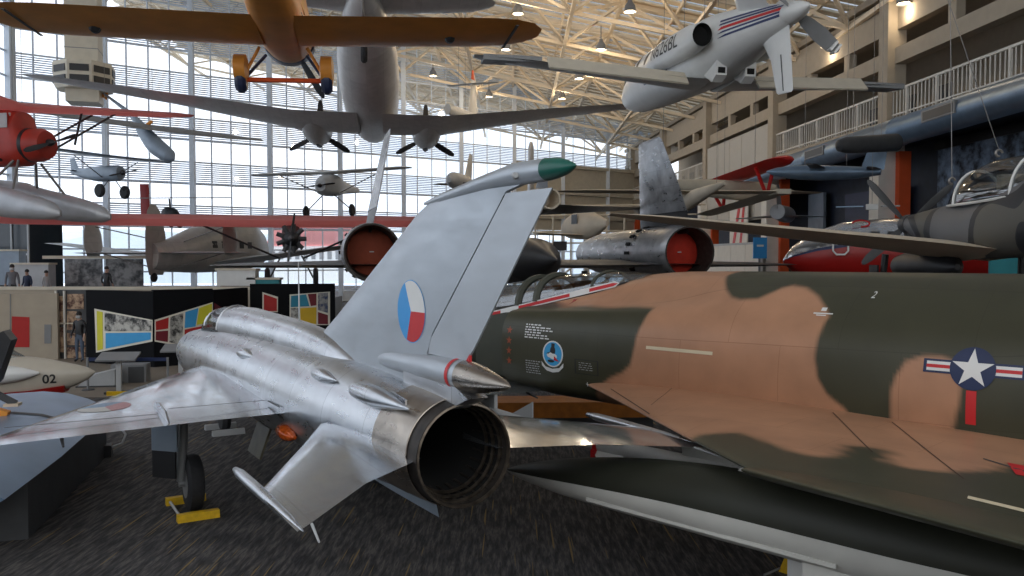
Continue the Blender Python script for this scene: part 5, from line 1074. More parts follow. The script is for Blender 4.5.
MB().box((0, 0, 0), (.4, .25, .2)).build('body', M['white'], o, 0); MB().box((.75, 0, .02), (.9, .3, .04)).build('solar_panel', M['duct'], o, 0); MB().box((-.6, 0, .02), (.6, .3, .04)).build('solar_panel', M['lgrey'], o, 0); cables(o, [(0, 0, .1)])
# --- red, blue and polished silver airliner
o = thing('airliner', 'polished silver airliner with blue and red lower bands, nose left behind the warplane', 'airliner', P(895, 243, 26), 84)
def band(z0, z1, mat, nm):
    mb = MB(); rings = []
    for x, r, zc_ in ((3.35, .06, -.25), (3.1, .38, -.2), (2.5, .72, -.1), (1.6, .96, -.02), (.4, 1.06, 0), (-3.6, 1.06, 0)):
        a0 = math.asin(max(-1, min(1, z0 / 1.06))); a1 = math.asin(max(-1, min(1, z1 / 1.06))); N_ = 14
        up_ = [a0 + (a1 - a0) * k / N_ for k in range(N_ + 1)]
        rings.append([(x, r * math.cos(t), zc_ - .3 + r * 1.0 * math.sin(t)) for t in up_] + [(x, -r * math.cos(t), zc_ - .3 + r * math.sin(t)) for t in reversed(up_)])
    mb.loft(rings); return mb.build(nm, mat, o, 40)
M['polish'] = bare_metal('polished_skin', (.6, .61, .63, 1), .2, 'xz', bw=.5, bh=.3); band(.34, 1.06, M['polish'], 'upper_fuselage'); band(.22, .34, M['navy'], 'blue_band'); band(-1.06, .22, M['dred'], 'lower_fuselage')
for k in range(9): MB().box((.9 - k * .5, .96, .28 - .05), (.24, .12, .2)).build('cabin_window', M['black'], o, 0)
for x in (1.9, -.9): MB().tube([(x - .22, .99, .05), (x - .22, 1.02, -.25), (x - .12, 1.03, -.36), (x + .12, 1.03, -.36), (x + .22, 1.02, -.25), (x + .22, .99, .05)], .03, 6, (False, False)).build('door_outline', M['decalw'], o)
MB().tube([(1.2 + .25 * math.cos(t), .60 - .02 * math.sin(t), .58 + .1 * math.sin(t)) for t in [2 * math.pi * k / 16 for k in range(13)]], .025, 5).build('red_emblem', M['decalr'], o)
MB().box((0, 0, -1.7), (5, 1.2, .8)).build('display_stand', M['dgrey'], o, 0)
# ================================================================== exhibits, people, fittings
def wbox(name, mat, parent, c, sz, rz=0, **k): return MB().box(c, sz, Matrix.Rotation(rz, 3, 'Z')).build(name, mat, parent, 0, **k)
# blue spiral duct along the balcony
o = thing('air_duct', 'blue spiral air duct running under the balcony along the right wall', 'air duct', RB @ Vector((0, .9, 8.45)), rz=R(94.24), pitch=-1.0)
mb = MB(); mb.lathe([(-14, .55), (-4, .55), (-3.95, .58), (-3.85, .58), (-3.8, .55), (6, .55), (6.05, .58), (6.15, .58), (6.2, .55), (14, .55), (14.05, .57), (14.15, .55), (21, .54), (22.2, .5)], n=28); mb.build('duct_tube', M['duct'], o)
for x in (2.6, 12.6): g = MB().box((x, .53, .08), (2.0, .12, .42)).build('grille', M['mgrey'], o, 0); MB().box((x, .595, .08), (1.8, .01, .3)).build('grille_slots', M['black'], g, 0)
# pale tower column with a control cab
o = thing('control_tower', 'pale square tower column with a ring of dark cab windows, hanging at upper left', 'tower', P(85, 104, 47), rz=R(17))
MB().box((0, 0, 7), (1.65, 1.65, 14)).build('shaft', M['cream'], o, 0)
for k in range(7): MB().box((0, 0, 1.2 + k * 1.7), (1.67, 1.67, .04)).build('panel_joint', M['mgrey'], o, 0)
def octo(r, z): return [(r * math.cos(R(22.5 + 45 * k)), r * math.sin(R(22.5 + 45 * k)), z) for k in range(8)]
MB().loft([octo(1.45, .7), octo(1.55, .9), octo(1.6, 2.0), octo(1.55, 2.15)]).build('cab', M['cream'], o, 0)
for k in range(8):
    t = R(45 * k)
    for z in (1.15, 1.72): MB().box((1.475 * math.cos(t), 1.475 * math.sin(t), z), (.06, .95, .36), Matrix.Rotation(t, 3, 'Z')).build('cab_window', M['black'], o, 0)
cables(o, [(0, 0, 13)])
# black exhibit walls with bright picture blocks
def panel_wall(name, label, u0, u1, Y0, Y1, vtop, mat, cat='display wall', zb=0):
    a = P(u0, 300, Y0); b_ = P(u1, 300, Y1); a.z = b_.z = 0; h = P(u0, vtop, Y0).z; d = (b_ - a); L_ = d.length; rz = math.atan2(d.y, d.x)
    o = thing(name, label, cat, a, rz=rz); MB().box((L_ / 2, .1, h / 2), (L_, .2, h)).build('wall_panel', mat, o, 0)
    return o, a, d.normalized(), rz
def pic(o, name, mat, uv, off=.012, th=.01):
    """flat picture block on a wall thing, given by its corners in the wall plane (local x, z)"""
    MB().prism([(x, -off, z) for x, z in uv], (0, -th, 0)).build(name, mat, o, 0)
def onwall(o, pts):
    mi = o.matrix_world.inverted(); oo = o.matrix_world.translation; nn = o.matrix_world.to_3x3() @ Vector((0, 1, 0)); out = []
    for u, v in pts:
        d = P(u, v, 10) - Vector((0, 0, CAMZ)); k = (oo - Vector((0, 0, CAMZ))).dot(nn) / d.dot(nn); q = mi @ (Vector((0, 0, CAMZ)) + d * k); out.append((round(q.x, 2), round(q.z, 2)))
    return out
C_ = {'y': mk('poster_yellow', lin(214, 206, 50), .6, 0, .05), 'b': mk('poster_blue', lin(62, 158, 214), .6, 0, .05), 'r': mk('poster_red', lin(176, 30, 26), .6, 0, .05), 'm': mk('poster_maroon', lin(112, 20, 34), .6, 0, .05), 'c': mk('poster_cream', lin(226, 220, 204), .6, 0, .02), 't': mk('poster_teal', lin(40, 132, 158), .6, 0, .05), 'o': mk('poster_gold', lin(212, 172, 30), .6, 0, .05)}
def photo_mat(name, c1, c2, sc_=3):
    m = mk(name, c1, .6, 0, 0); nt = m.node_tree; tc = nt.nodes.new('ShaderNodeTexCoord'); no = nt.nodes.new('ShaderNodeTexNoise'); no.inputs['Scale'].default_value = sc_; no.inputs['Detail'].default_value = 6; no.inputs['Roughness'].default_value = .7; r = nt.nodes.new('ShaderNodeValToRGB')
    r.color_ramp.elements[0].position = .42; r.color_ramp.elements[0].color = c1; r.color_ramp.elements[1].position = .58; r.color_ramp.elements[1].color = c2
    nt.links.new(tc.outputs['Object'], no.inputs[0]); nt.links.new(no.outputs['Fac'], r.inputs[0]); nt.links.new(r.outputs[0], nt.nodes['Principled BSDF'].inputs['Base Color']); return m
C_['p'] = photo_mat('mono_photo', (.02, .02, .02, 1), (.55, .53, .48, 1)); C_['q'] = photo_mat('blue_photo', (.02, .04, .12, 1), (.35, .34, .32, 1), 5)
M['panelblk'] = mk('panel_black', (.007, .0075, .009, 1), .7, 0, .1, spec=.1)
o, *_ = panel_wall('display_wall', 'black display wall with a yellow, blue and black-and-white picture tapering to the right', 86, 153, 27.2, 26.0, 290, M['panelblk'])
for k, uv in (('c', [(95, 308.5), (153, 320), (153, 341.5), (96.5, 352.5)]),): pic(o, 'picture_border', C_[k], onwall(o, uv))
for k, uv in (('y', [(97.5, 311), (103.5, 312), (103.5, 349), (98, 350.5)]), ('p', [(105.5, 312.5), (152, 321), (152, 331), (105.5, 331)]), ('b', [(106.5, 333), (151.5, 332.5), (151.5, 339.5), (106.5, 348.5)])): pic(o, 'picture_block', C_[k], onwall(o, uv), .024)
o, *_ = panel_wall('display_wall', 'black display wall with red, blue and yellow picture blocks widening to the right', 153.5, 213, 26.0, 27.2, 290, M['panelblk'])
pic(o, 'picture_border', C_['c'], onwall(o, [(154.5, 320), (212.5, 302), (212.5, 352), (154.5, 341.5)]))
for k, uv in (('r', [(155.5, 321.5), (168.5, 317.5), (168, 328.5), (155.5, 330)]), ('m', [(155.5, 331.5), (168, 330.5), (167.5, 342), (155.5, 340)]), ('p', [(170, 317), (183, 313), (182, 345), (169, 342)]), ('b', [(185, 312), (198, 308), (195, 326.5), (184.5, 328)]), ('y', [(199, 308), (211.5, 303.5), (211.5, 322), (196.5, 325)]), ('r', [(184.5, 329.5), (211.5, 324), (211.5, 350), (184, 345.5)])): pic(o, 'picture_block', C_[k], onwall(o, uv), .024)
o, *_ = panel_wall('display_wall', 'narrow black display wall just behind the nose of the silver jet', 213.5, 248, 27.2, 29.5, 290, M['panelblk'])
pic(o, 'picture_block', C_['m'], onwall(o, [(214, 303), (220, 307), (220, 316), (214, 318)]))
o, *_ = panel_wall('display_wall', 'dark display wall with teal, gold and red picture blocks behind the silver spine', 250, 335, 29.0, 29.5, 284, M['panelblk'])
pic(o, 'picture_border', C_['c'], onwall(o, [(262.5, 292), (278, 297), (278, 312), (262.5, 312)])); pic(o, 'picture_border', C_['c'], onwall(o, [(289.5, 294.5), (330, 291.5), (330, 325), (289.5, 325)]))
for k, uv in (('r', [(264, 294), (277, 298.5), (277, 311), (264, 311)]), ('t', [(291, 296), (306, 294.5), (309.5, 306), (291, 307)]), ('m', [(308, 294), (316.5, 293.5), (316.5, 305), (311, 306)]), ('o', [(300, 308), (316.5, 307), (316.5, 324), (300, 322)]), ('p', [(291, 308), (299, 308), (299, 320), (291, 319)]), ('q', [(318, 293), (328, 292.5), (328, 313), (318, 310)]), ('m', [(318, 312), (328, 315), (328, 324), (318, 324)])): pic(o, 'picture_block', C_[k], onwall(o, uv), .024)
o, *_ = panel_wall('exhibit_wall', 'beige exhibit wall with a red poster, beside the lit display alcove at left', -30, 57, 27.5, 28, 294, M['beige2'])
pic(o, 'red_poster', C_['r'], onwall(o, [(12, 316.5), (29.5, 317), (29.5, 347), (12, 347)])); pic(o, 'grey_notice', M['mgrey'], onwall(o, [(44.5, 324.5), (51.5, 324.5), (51.5, 343.5), (44.5, 343.5)])); pic(o, 'panel_seam', M['mgrey'], onwall(o, [(10, 294), (11, 294), (11, 360), (10, 360)]))
o, *_ = panel_wall('display_cabinet', 'warm lit display cabinet with photographs, behind the masked visitor', 57, 87, 28.3, 28.3, 290, M['dgrey'])
C_['w'] = photo_mat('warm_photo', (.07, .02, .015, 1), (.5, .34, .22, 1), 4)
for x0, x1, v0, v1 in ((59, 66, 296, 325), (67.5, 84, 294, 309), (67.5, 77, 311, 330), (59, 66, 327, 352), (67.5, 86, 333, 345), (67.5, 86, 347, 358)): pic(o, 'photo_panel', C_['w'], onwall(o, [(x0, v0), (x1, v0), (x1, v1), (x0, v1)]), .02)
MB().box((.28, -.06, 1.15), (.05, .08, 2.3)).build('cabinet_post', M['wallw'], o, 0); MB().box((.0, -.06, 1.15), (.05, .08, 2.3)).build('cabinet_post', M['wallw'], o, 0); MB().box((.5, -.06, 1.2), (1.0, .08, .04)).build('shelf_edge', M['cream'], o, 0)
o = thing('glass_booth', 'dark glazed booth with pale frames standing at the far left below the red floatplane', 'glass booth', (P(14, 258, 47).x, 47, 0), rz=R(-12))
MB().box((0, 0, 2.7), (4.2, 2.5, 5.4)).build('glazing', M['blgrey'] if False else mk('dark_glazing', (.03, .04, .05, 1), .1, 0, 0), o, 0)
for x in (-2.1, -1.05, 0, 1.05, 2.1): MB().box((x, -1.28, 2.7), (.09, .08, 5.4)).build('mullion', M['lgrey'], o, 0)
for z in (2.5, 3.6, 5.4): MB().box((0, -1.28, z), (4.3, .07, .1)).build('crossbar', M['lgrey'], o, 0)
# beige upper ledge / platform behind the walls where visitors stand
o = thing('viewing_platform', 'raised viewing platform with pale edge behind the display walls', 'platform', (-21, 34, 0))
MB().box((0, 4, .7), (24, 13, 1.4)).build('deck', M['mgrey'], o, 0); MB().box((0, -2.55, 2.27), (24, .12, .12)).build('top_rail', M['cream'], o, 0); MB().box((0, -2.55, 1.85), (24, .05, .8)).build('rail_panel', M['beige2'], o, 0)
o = thing('mountain_mural', 'low display screen printed with grey mountains, behind the visitors', 'display screen', P(105, 275, 38), rz=R(8))
C_['mt'] = photo_mat('mountain_print', (.06, .065, .07, 1), (.34, .34, .34, 1), 1.6)
for k in range(2): wbox('screen_panel', C_['mt'], o, (-.9 + k * 1.75, 0, .1), (1.6, .08, 1.25))
wbox('screen_top', M['cream'], o, (-.1, .1, .8), (5, .4, .14)); wbox('screen_base', M['mgrey'], o, (0, 0, -.85), (3.6, .5, .7))
for nm, lab, u, v, Y, sz, mt in (('showcase', 'white museum showcase beside the grey-shirted visitor at far left', 34, 276, 37, (1.6, .6, 1.0), 'lgrey'), ('showcase', 'dark blue showcase behind the visitors at far left', 8, 268, 40, (1.4, .6, 1.6), 'blgrey'), ('showcase', 'white showcase under the tail of the triple-tail airplane', 238, 278, 33, (1.5, .5, .6), 'white'), ('teal_case', 'teal case on the platform right of the white showcase', 265, 284, 33, (1.2, .4, .35), 'teal')):
    o = thing(nm, lab, 'showcase', P(u, v, Y)); wbox('case_body', M[mt], o, (0, 0, 0), sz); wbox('case_lid', M['cream'], o, (0, 0, sz[2] / 2 + .04), (sz[0] + .1, sz[1] + .1, .08)); zb_ = o.location.z - sz[2] / 2 - 1.4; wbox('case_foot', M['dgrey'], o, (0, 0, -sz[2] / 2 - zb_ / 2), (sz[0] * .8, sz[1] * .8, max(.05, zb_)))

# people
def person(label, loc, face, h, top, leg, mask=None, arms=((.30, .02, .83), (.30, .05, .83)), group=None):
    o = thing('person', label, 'person', loc, rz=face, group=group); s = h / 1.75
    J = {'pel': (0, 0, .95), 'wai': (.0, 0, 1.12), 'che': (.0, 0, 1.36), 'nek': (.0, 0, 1.50), 'hd0': (.03, 0, 1.60), 'hd1': (.03, 0, 1.70)}
    V_, E_, Rr_ = [], [], []
    def add(p, r, par=None):
        V_.append(Vector(p) * s); Rr_.append((r[0] * s, r[1] * s) if isinstance(r, tuple) else (r * s, r * s))
        if par is not None: E_.append((par, len(V_) - 1))
        return len(V_) - 1
    p0 = add(J['pel'], (.155, .115)); p1 = add(J['wai'], (.14, .105), p0); p2 = add(J['che'], (.165, .115), p1); p3 = add(J['nek'], .058, p2); p4 = add(J['hd0'], .088, p3); p5 = add(J['hd1'], .085, p4)
    for sd, (sp_, fx, hz) in zip((1, -1), arms):
        a = add((0, .17 * sd, 1.42), .062, p2); b_ = add((-.02, .23 * sd, 1.15), .045, a); c = add((.06 + fx, sp_ * .8 * sd, hz + .08), .035, b_); d = add((.08 + fx, sp_ * .8 * sd, hz), (.04, .022), c)
        for q in range(4): add((.09 + fx + .01 * q, sp_ * .8 * sd + (-.03 + .02 * q) * 1, hz - .085 - .008 * (q in (1, 2))), .009, d)
        add((.13 + fx, sp_ * .72 * sd, hz - .03), .01, d)
    for sd in (1, -1):
        a = add((0, .09 * sd, .86), .088, p0); b_ = add((.02, .10 * sd, .48), .058, a); c = add((-.01, .11 * sd, .09), .042, b_); add((.14, .12 * sd, .04), (.045, .032), c)
    me = bpy.data.meshes.new('body'); me.from_pydata(V_, E_, []); ob = bpy.data.objects.new('b', me); COL.objects.link(ob); ob.modifiers.new('s', 'SKIN'); sl = me.skin_vertices[0].data
    for i, r in enumerate(Rr_): sl[i].radius = r
    sl[0].use_root = True; ob.modifiers.new('u', 'SUBSURF').levels = 1
    dg = bpy.context.evaluated_depsgraph_get(); m2 = bpy.data.meshes.new_from_object(ob.evaluated_get(dg)); bpy.data.objects.remove(ob)
    for q in (M['skin'], top, leg, M['black']): m2.materials.append(q)
    for f in m2.polygons:
        c = f.center / s; arm = abs(c.y) > .2 and c.z < 1.2
        f.material_index = 0 if (c.z > 1.5 or (arm and c.z < 1.0)) else 1 if (c.z > .93 or arm) else 3 if c.z < .09 else 2
        f.use_smooth = True
    m2.name = 'body'; b = bpy.data.objects.new('body', m2); COL.objects.link(b); b.parent = o
    hr = MB(); hr.lathe([(1.655 * s, .098 * s), (1.71 * s, .102 * s), (1.77 * s, .075 * s), (1.80 * s, .02 * s)], (.005 * s, 0, 0), 'z', 16, sy=1.05, sz=.9); hr.build('hair', M['hair'], b, 60)
    fc = MB(); fc.lathe([(.11 * s, .016 * s), (.142 * s, .008 * s)], (0, 0, 1.635 * s), 'x', 8)
    for sd in (1, -1): fc.box((.112 * s, .035 * sd * s, 1.665 * s), (.012 * s, .025 * s, .012 * s))
    fc.build('face_features', M['skin'], b, 60)
    if mask: mk_ = MB(); mk_.lathe([(.05 * s, .092 * s), (.10 * s, .075 * s), (.135 * s, .03 * s)], (0, 0, 1.60 * s), 'x', 14, sz=.75); mk_.build('face_mask', mask, b, 60)
    return o
g1 = mk('grey_shirt', (.16, .17, .19, 1), .8, 0, .1)
person('person in black top and jeans with a pale face mask, walking before the display cabinet', (P(80, 361, 27.4).x, 27.4, 0), R(-95), 1.62, M['black'], M['jeans'], M['lgrey'], ((.28, .03, .84), (.24, .1, .95)))
person('person in a grey shirt with dark hair and mask at the far left', (P(12, 270, 33).x, 33, 1.4), R(-60), 1.72, g1, M['black'], M['lgrey'])
person('person in black standing before the mountain screen', (P(106.5, 270, 35.5).x, 35.5, 1.4), R(80), 1.62, M['black'], M['black'])
person('person in dark blue standing beside the grey-shirted visitor', (P(27, 270, 35).x, 35, 1.4), R(-100), 1.50, mk('navy_top', (.02, .03, .06, 1), .8, 0, .1), M['black'])
person('person in a light top standing left of the mountain screen', (P(46, 270, 35.5).x, 35.5, 1.4), R(-20), 1.45, M['lgrey'], M['jeans'])

# lecterns, benches, barrier
def lectern(label, u, v, Y):
    o = thing('lectern', label, 'sign stand', (P(u, v, Y).x, Y, 0), rz=R(6), group='exhibit lecterns')
    MB().box((0, 0, .45), (.12, .08, .9)).build('post', M['lgrey'], o, 0); MB().box((0, 0, .03), (.6, .4, .06)).build('base', M['dgrey'], o, 0)
    MB().box((0, -.02, .93), (.95, .5, .04), Matrix.Rotation(R(18), 3, 'X')).build('sign_panel', M['mgrey'], o, 0)
lectern('slanted grey information lectern in front of the black display wall', 119, 380, 21); lectern('slanted grey information lectern half hidden behind the silver jet wing', 181, 368, 23)
o = thing('bench', 'low grey bench block behind the lectern', 'bench', (P(131, 378, 23).x, 23, 0), rz=R(10)); wbox('bench_body', M['mgrey'], o, (0, 0, .25), (.9, .5, .5)); wbox('bench_side', M['dgrey'], o, (.2, -.26, .22), (.4, .02, .44))
o = thing('bench', 'light grey sloping bench by the white jet nose', 'bench', (P(100, 378, 22.3).x, 22.3, 0), rz=R(10)); MB().loft([[(-.5, y, 0), (.45, y, 0), (.45, y, .45), (-.2, y, .3)] for y in (-.3, .3)]).build('bench_body', M['lgrey'], o, 0); wbox('bench_foot', M['dgrey'], o, (0, 0, .02), (1.0, .7, .04))
o = thing('belt_barrier', 'navy belt barrier between two posts before the display walls', 'barrier', (P(88, 385, 21.5).x, 21.5, 0), rz=R(0))
L_ = P(168, 385, 21.5).x - P(88, 385, 21.5).x
for x in (0, L_): p_ = MB().tube([(x, 0, 0), (x, 0, .85)], .03, 10).build('post', M['mgrey'], o); MB().lathe([(0, .16), (.03, .15), (.04, .04)], (x, 0, 0), 'z', 20).build('post_base', M['dgrey'], p_)
wbox('belt', M['navy'], o, (L_ / 2, 0, .80), (L_, .01, .09))
o = thing('floor_rail', 'yellow wooden rail on the floor beneath the lectern', 'rail', (P(124, 392, 20.4).x, 20.4, 0), rz=R(4)); wbox('rail_bar', M['yellow'], o, (0, 0, .1), (.8, .08, .1)); wbox('rail_foot', M['dgrey'], o, (0, 0, .025), (.2, .2, .05))
# white jet numbered 02
o = thing('jet_trainer', 'small cream white jet numbered 02 with a red belly, nose pointing right at far left', 'jet', P(95, 371, 17.6) + Vector((0, 0, -.02)), -80)
bd = fuse([(0, .015, -.02, .02, 0, 2), (-.12, .09, -.14, .09, -.02, 2), (-.5, .2, -.32, .2, -.05, 2), (-1.2, .34, -.52, .34, -.1, 2.1), (-2.2, .44, -.66, .42, -.12, 2.2), (-4, .5, -.72, .45, -.15, 2.2), (-6, .4, -.6, .4, -.1, 2)], 28, 36).build('fuselage', mk('ivory_paint', (.50, .45, .37, 1), .35, 0, .05), o)
MB().loft([[(x, y * .5 * k, -.15 - .52 * k * z) for y, z in ((-1.02, .45), (-.9, .8), (-.5, 1.1), (.5, 1.1), (.9, .8), (1.02, .45))] for x, k in ((-.55, .42), (-1.2, .72), (-2.2, .92), (-5, 1.0))]).build('belly_band', M['dred'], o)
decal('nose_number', M['black'], o, [text2d('02', .25, bold=.006)], (-.80, 0, -.10), (1, 0, 0), (0, 0, 1), (0, 1, 0), bvh(bd), .01)
cn = fuse([(-1.35, .04, .3, .36, .32, 2), (-1.7, .2, .25, .56, .35, 2), (-2.2, .28, .2, .78, .35, 2), (-3.2, .28, .2, .85, .35, 2), (-4, .15, .2, .6, .35, 2)], 20, 20).build('canopy', M['canopy'], o); mb = MB(); mb.tube([(-2.1, .285 * math.cos(t), .36 + .42 * math.sin(t)) for t in [math.pi * k / 12 for k in range(13)]], .025, 6); mb.build('canopy_frame', M['lgrey'], cn)
fuse([(-.95, .02, .05, .1, .07, 2), (-1.3, .15, -.08, .2, .07, 2), (-2.2, .25, -.2, .3, .05, 2), (-4, .25, -.25, .3, .05, 2)], 18, 20).build('intake_fairing', M['white'], o).location = (0, -.40, -.02)
wingpair(o, 'wing', M['white'], [(.4, -2.6, -4.4, -.45, .2), (1.5, -3.2, -4.4, -.4, .08)]); g = MB().tube([(-.9, 0, -.4), (-.9, 0, -1.05)], .04, 8).build('nose_gear_leg', M['mgrey'], o); wheel(g, -.9, .0, -1.05, .16, .1)
# blue-grey wing panel lying on a dark plinth
o = thing('display_plinth', 'tall dark plinth at the lower left under the blue-grey wing panel', 'plinth', (0, 0, 0))
a, b_, c, d = Vector((-5.85, 10.05, 0)), Vector((-7.0, 14.4, 0)), Vector((-12, 12.6, 0)), Vector((-10.6, 8.8, 0))
MB().loft([[p + Vector((0, 0, z)) for p in (a, b_, c, d)] for z in (0, .68)]).build('plinth_body', M['dgrey'], o, 0); MB().loft([[p * 1.0 + Vector((0, 0, z)) for p in (a, b_, c, d)] for z in (.68, .70)]).build('plinth_top', M['black'], o, 0)
o = thing('wing_panel', 'blue-grey metal aircraft wing panel resting on the dark plinth at lower left', 'aircraft wing', (0, 0, 0))
e0 = [(-5.55, 9.1), (-5.75, 10.0), (-6.0, 11.1), (-6.35, 12.4), (-6.8, 13.7), (-7.1, 14.7)]
M['sheet'] = mk('blue_grey_skin', (.20, .30, .44, 1), .30, .45, .12, 1.2)
rings = []
for k, (x, y) in enumerate(e0):
    r = []
    for t, z in ((0, .76), (.05, .80), (.25, .94), (.5, 1.05), (.8, 1.10), (1.2, 1.08), (2, .98), (3.4, .80)): r.append((x - t * 1.25, y - t * .33, z))
    r += [(p[0], p[1], .72) for p in reversed(r[1:])]; rings.append(r)
MB().loft(rings).build('wing_skin', M['sheet'], o, 50); MB().loft([[(x - t * 1.25, y - t * .33, z + .006) for t, z in ((0.3, .962), (.5, 1.05), (.8, 1.10), (1.2, 1.08))] for x, y in ((-6.42, 12.6), (-6.46, 12.75))], (False, False), closed=False).build('skin_seam', M['dgrey'], o, 0)
o = thing('equipment_stand', 'black angular equipment stand with orange blocks at the left edge, on the wing panel', 'equipment stand', P(0, 372, 12.4), rz=R(14))
MB().loft([[(-.6, y, .25), (.10, y, .62), (.20, y, .48), (.0, y, -.12), (-.2, y, -.35), (-.6, y, -.35)] for y in (-.15, .15)]).build('body', M['black'], o, 0)
MB().bar((-.25, 0, -.2), (.2, 0, -.48), .1, .08).build('foot', M['dgrey'], o, 0); MB().box((.16, 0, -.49), (.2, .2, .04)).build('foot_pad', M['tan'], o, 0); MB().box((.05, -.2, -.62), (.2, .14, .2), Matrix.Rotation(R(20), 3, 'Y')).build('orange_block', M['orange'], o, 0)
# cable coil under the silver wing, orange platform under the camouflaged jet
o = thing('floor_box', 'small black floor box with a bent hose beneath the silver wing', 'floor box', (P(103, 449, 14.3).x, 14.3, 0), rz=R(20)); wbox('box', M['black'], o, (0, 0, .1), (.28, .25, .2)); MB().tube([(.14, 0, .15), (.3, 0, .2), (.36, 0, .35), (.28, 0, .48)], .02, 8).build('hose', M['lgrey'], o)
o = thing('wood_platform', 'long orange wooden platform seen beneath the camouflaged jet intake', 'platform', (P(575, 410, 16.5).x, 16.5, 0), rz=R(2)); wbox('platform_edge', mk('orange_wood', lin(168, 100, 28), .6, 0, .2, 6), o, (0, 0, .47), (3.2, .8, .3)); wbox('platform_base', M['dgrey'], o, (0, .05, .16), (3.0, .6, .32))
o = thing('wheel_chock', 'small yellow chock beneath the drop tank of the camouflaged jet', 'wheel chock', (P(793, 570, 9).x, 9.0, 0), rz=R(40)); MB().loft([[(-.12, y, 0), (.12, y, 0), (.0, y, .14)] for y in (-.1, .1)]).build('chock_bar', M['yellow'], o, 0); MB().tube([(-.1, .1, .03), (-.4, .1, .03)], .012, 6).build('cord', M['mgrey'], o)
# right-hand exhibits
o = thing('wall_mural', 'dark wall mural with pale blue floating figures, behind the warplane canopy', 'mural', RB @ Vector((2.2, -1.75, 0)), rz=R(94.24))
C_['ml'] = photo_mat('space_mural', (.004, .005, .01, 1), (.30, .40, .55, 1), .55); e = [n for n in C_['ml'].node_tree.nodes if n.type == 'VALTORGB'][0].color_ramp.elements; e[0].position = .42; e[1].position = .6
MB().box((0, 0, 4.2), (11.2, .12, 7.8)).build('mural_panel', C_['ml'], o, 0); MB().box((0, .05, 8.0), (11.4, .2, .3)).build('mural_top', M['black'], o, 0)
o = thing('dark_display_panel', 'navy blue display panel between the two right-hand columns', 'display panel', RB @ Vector((14, -1.6, 0)), rz=R(94.24)); C_['nv'] = mk('panel_navy', lin(28, 36, 72), .5, 0, .15); wbox('panel', C_['nv'], o, (-1.2, 0, 3.6), (5.6, .15, 6)); wbox('side_panel', M['blgrey'], o, (4.8, .1, 3.6), (1.9, .15, 6.6)); wbox('panel_base', M['black'], o, (0, 0, .3), (11, .3, .6))
o = thing('white_partition', 'low white panelled partition at the foot of the far right wall', 'partition', RB @ Vector((26.5, 1.0, 0)), rz=R(94.24))
for k in range(5): wbox('partition_panel', M['wallw'], o, (-5 + k * 2.5, 0, 2.1), (2.44, .15, 4.2))
wbox('partition_cap', M['lgrey'], o, (0, 0, 4.25), (12.6, .2, .12))
o = thing('red_white_banner', 'tall white banner with red strokes between the far red columns', 'banner', RB @ Vector((25.5, .5, 0)), rz=R(94.24)); wbox('banner_cloth', M['wallw'], o, (0, 0, 5.3), (3.2, .06, 3.2)); MB().bar((-.2, .05, 6.6), (.9, .05, 4.0), .02, .4).build('red_stroke', M['red'], o, 0); MB().bar((-1.0, .05, 6.6), (-.4, .05, 4.0), .02, .35).build('red_stroke', M['red'], o, 0)
o = thing('hall_sign', 'small blue sign above the white partition at right', 'sign', P(760, 248, 36), rz=R(5)); wbox('sign_board', M['blue'], o, (0, 0, 0), (.6, .05, .9)); wbox('sign_lines', M['white'], o, (0, -.03, .1), (.3, .01, .08)); wbox('sign_post', M['mgrey'], o, (0, .06, -2.1), (.08, .06, 3.5))
o = thing('teal_sign', 'large teal sign board at the right edge above the camouflaged jet', 'sign', P(1010, 243, 22), rz=R(0)); wbox('sign_board', M['teal'], o, (0.15, 0, -.2), (1.35, .1, 1.2)); wbox('sign_mark', M['lgrey'], o, (-.2, -.06, -.05), (.08, .01, .2)); wbox('sign_leg', M['mgrey'], o, (0, .1, -2.0), (.1, .1, 2.6))
o = thing('walkway_rail', 'pale stair and walkway railings in the far middle of the hall', 'railing', P(600, 258, 52))
mb = []
for k in range(9): bars(o, 'post', M['cream'], [((-4 + k * 1.1, 0, -3.4), (-4 + k * 1.1, 0, 2.6))], .12)
for z in (-1.2, -.2, .9, 1.6, 2.6, 3.2): bars(o, 'rail', M['cream'], [((-4.4, 0, z), (6.5, 0, z + .1))], .10)
for x in (-3, 0): bars(o, 'stair_rail', M['cream'], [((x, -.5, -2.5), (x + 3, -.5, 0)), ((x, -.5, -1.6), (x + 3, -.5, .9))], .12)
o = thing('monitor', 'black flat monitor on a pole beside the walkway railings', 'monitor', P(560, 246, 38)); wbox('screen', M['black'], o, (0, 0, 0), (.62, .06, .42)); wbox('screen_back', M['dgrey'], o, (0, .05, 0), (.4, .06, .3)); wbox('pole', M['mgrey'], o, (0, .06, -1.55), (.06, .06, 2.8))
# lamps under the roof
def lamp(u, v, lab):
    d = P(u, v, 10) - Vector((0, 0, CAMZ)); Y = 20
    while Y < 90:
        p = P(u, v, Y)
        if p.z >= zroof(p.x, p.y) - .5: break
        Y += .2
    o = thing('ceiling_lamp', lab, 'lamp', p, group='roof lamps'); MB().lathe([(.0, .30), (.3, .26), (.5, .12), (.62, .1)], (0, 0, 0), 'z', 20, (False, True)).build('shade', M['mgrey'], o)
    MB().lathe([(.05, .01), (.04, .22), (.12, .24)], (0, 0, 0), 'z', 16).build('bulb', M['bulb'], o); MB().tube([(0, 0, .6), (0, 0, 1.4)], .03, 6).build('hanger', M['cable'], o)
    ld = bpy.data.lights.new('bulb_light', 'POINT'); ld.energy = 230 if u < 800 else 50; ld.color = (1, .80, .56); ld.shadow_soft_size = .25; lo = bpy.data.objects.new('bulb_light', ld); COL.objects.link(lo); lo.parent = o; lo.location = (0, 0, -.35)
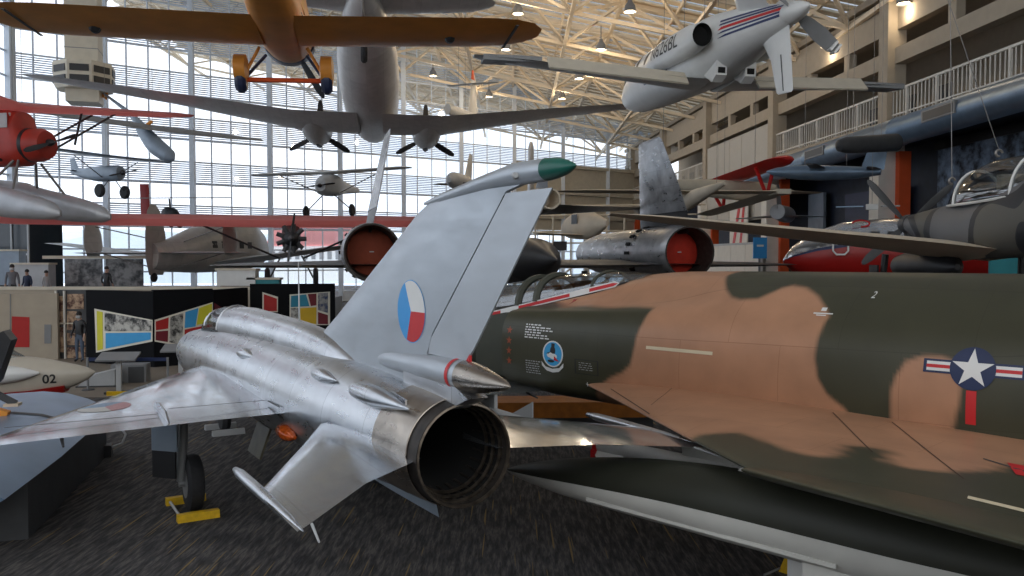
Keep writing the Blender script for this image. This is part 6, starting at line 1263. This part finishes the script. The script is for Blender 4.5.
M['bulb'] = mk('lamp_glow', (1, .9, .7, 1), .5, 0, 0, emit=((1, .82, .55, 1), 6))
for u, v, lab in ((518, 14, 'roof lamp just right of the orange wing tip'), (630, 12, 'roof lamp at top centre above the white airplane nose'), (601, 50, 'roof lamp above the thin left wing of the white airplane'), (579, 79, 'roof lamp below the left wing of the white airplane'), (562, 99, 'roof lamp near the right tip of the propliner wing'), (904, 4, 'roof lamp at the top right beside the wall'), (827, 47, 'roof lamp right of the white airplane propeller'), (506, 50, 'roof lamp under the orange wing, near its tip'), (489, 97, 'roof lamp left above the propliner right wing'), (433, 76, 'roof lamp beside the propliner fuselage')): lamp(u, v, lab)
for a, b_, lab in ((P(950, -30, 14), P(952, 178, 14), 'thin vertical steel cable above the warplane'), (P(948, 0, 13), P(999, 150, 13), 'slanting steel cable with a hook above the warplane canopy')):
    o = thing('hanging_cable', lab, 'cable', b_); q = a - b_; q = q * ((zroof(a.x, a.y) - b_.z) / max(.1, q.z)) if q.z > 0 else q
    MB().tube([(0, 0, 0), q], .006, 6).build('wire', M['cable'], o); MB().tube([(.05 * math.cos(t), 0, .05 * math.sin(t) - .05) for t in [2 * math.pi * k / 14 for k in range(12)]], .02, 6).build('hook', M['cable'], o)
# outside the glass
o = thing('brick_building', 'low building with a red roof outside, seen through the far windows', 'building', P(325, 258, 130) * Vector((1, 1, 0)) if False else Vector((P(325, 258, 130).x, 130, 0))); MB().box((0, 0, 2.6), (14.5, 10, 5.2)).build('walls', M['white'], o, 0); MB().loft([[(-7.6, -5.3, 5.2), (7.6, -5.3, 5.2), (7.6, 5.3, 5.2), (-7.6, 5.3, 5.2)], [(-7.2, -3, 8.2), (7.2, -3, 8.2), (7.2, 3, 8.2), (-7.2, 3, 8.2)]]).build('roof', M['wingred'], o, 0)
for k in range(12): MB().box((-6.6 + k * 1.2, -5.05, 3.8), (.6, .1, 1.2)).build('facade_window', M['mgrey'], o, 0)
hl = MB(); N_ = 40
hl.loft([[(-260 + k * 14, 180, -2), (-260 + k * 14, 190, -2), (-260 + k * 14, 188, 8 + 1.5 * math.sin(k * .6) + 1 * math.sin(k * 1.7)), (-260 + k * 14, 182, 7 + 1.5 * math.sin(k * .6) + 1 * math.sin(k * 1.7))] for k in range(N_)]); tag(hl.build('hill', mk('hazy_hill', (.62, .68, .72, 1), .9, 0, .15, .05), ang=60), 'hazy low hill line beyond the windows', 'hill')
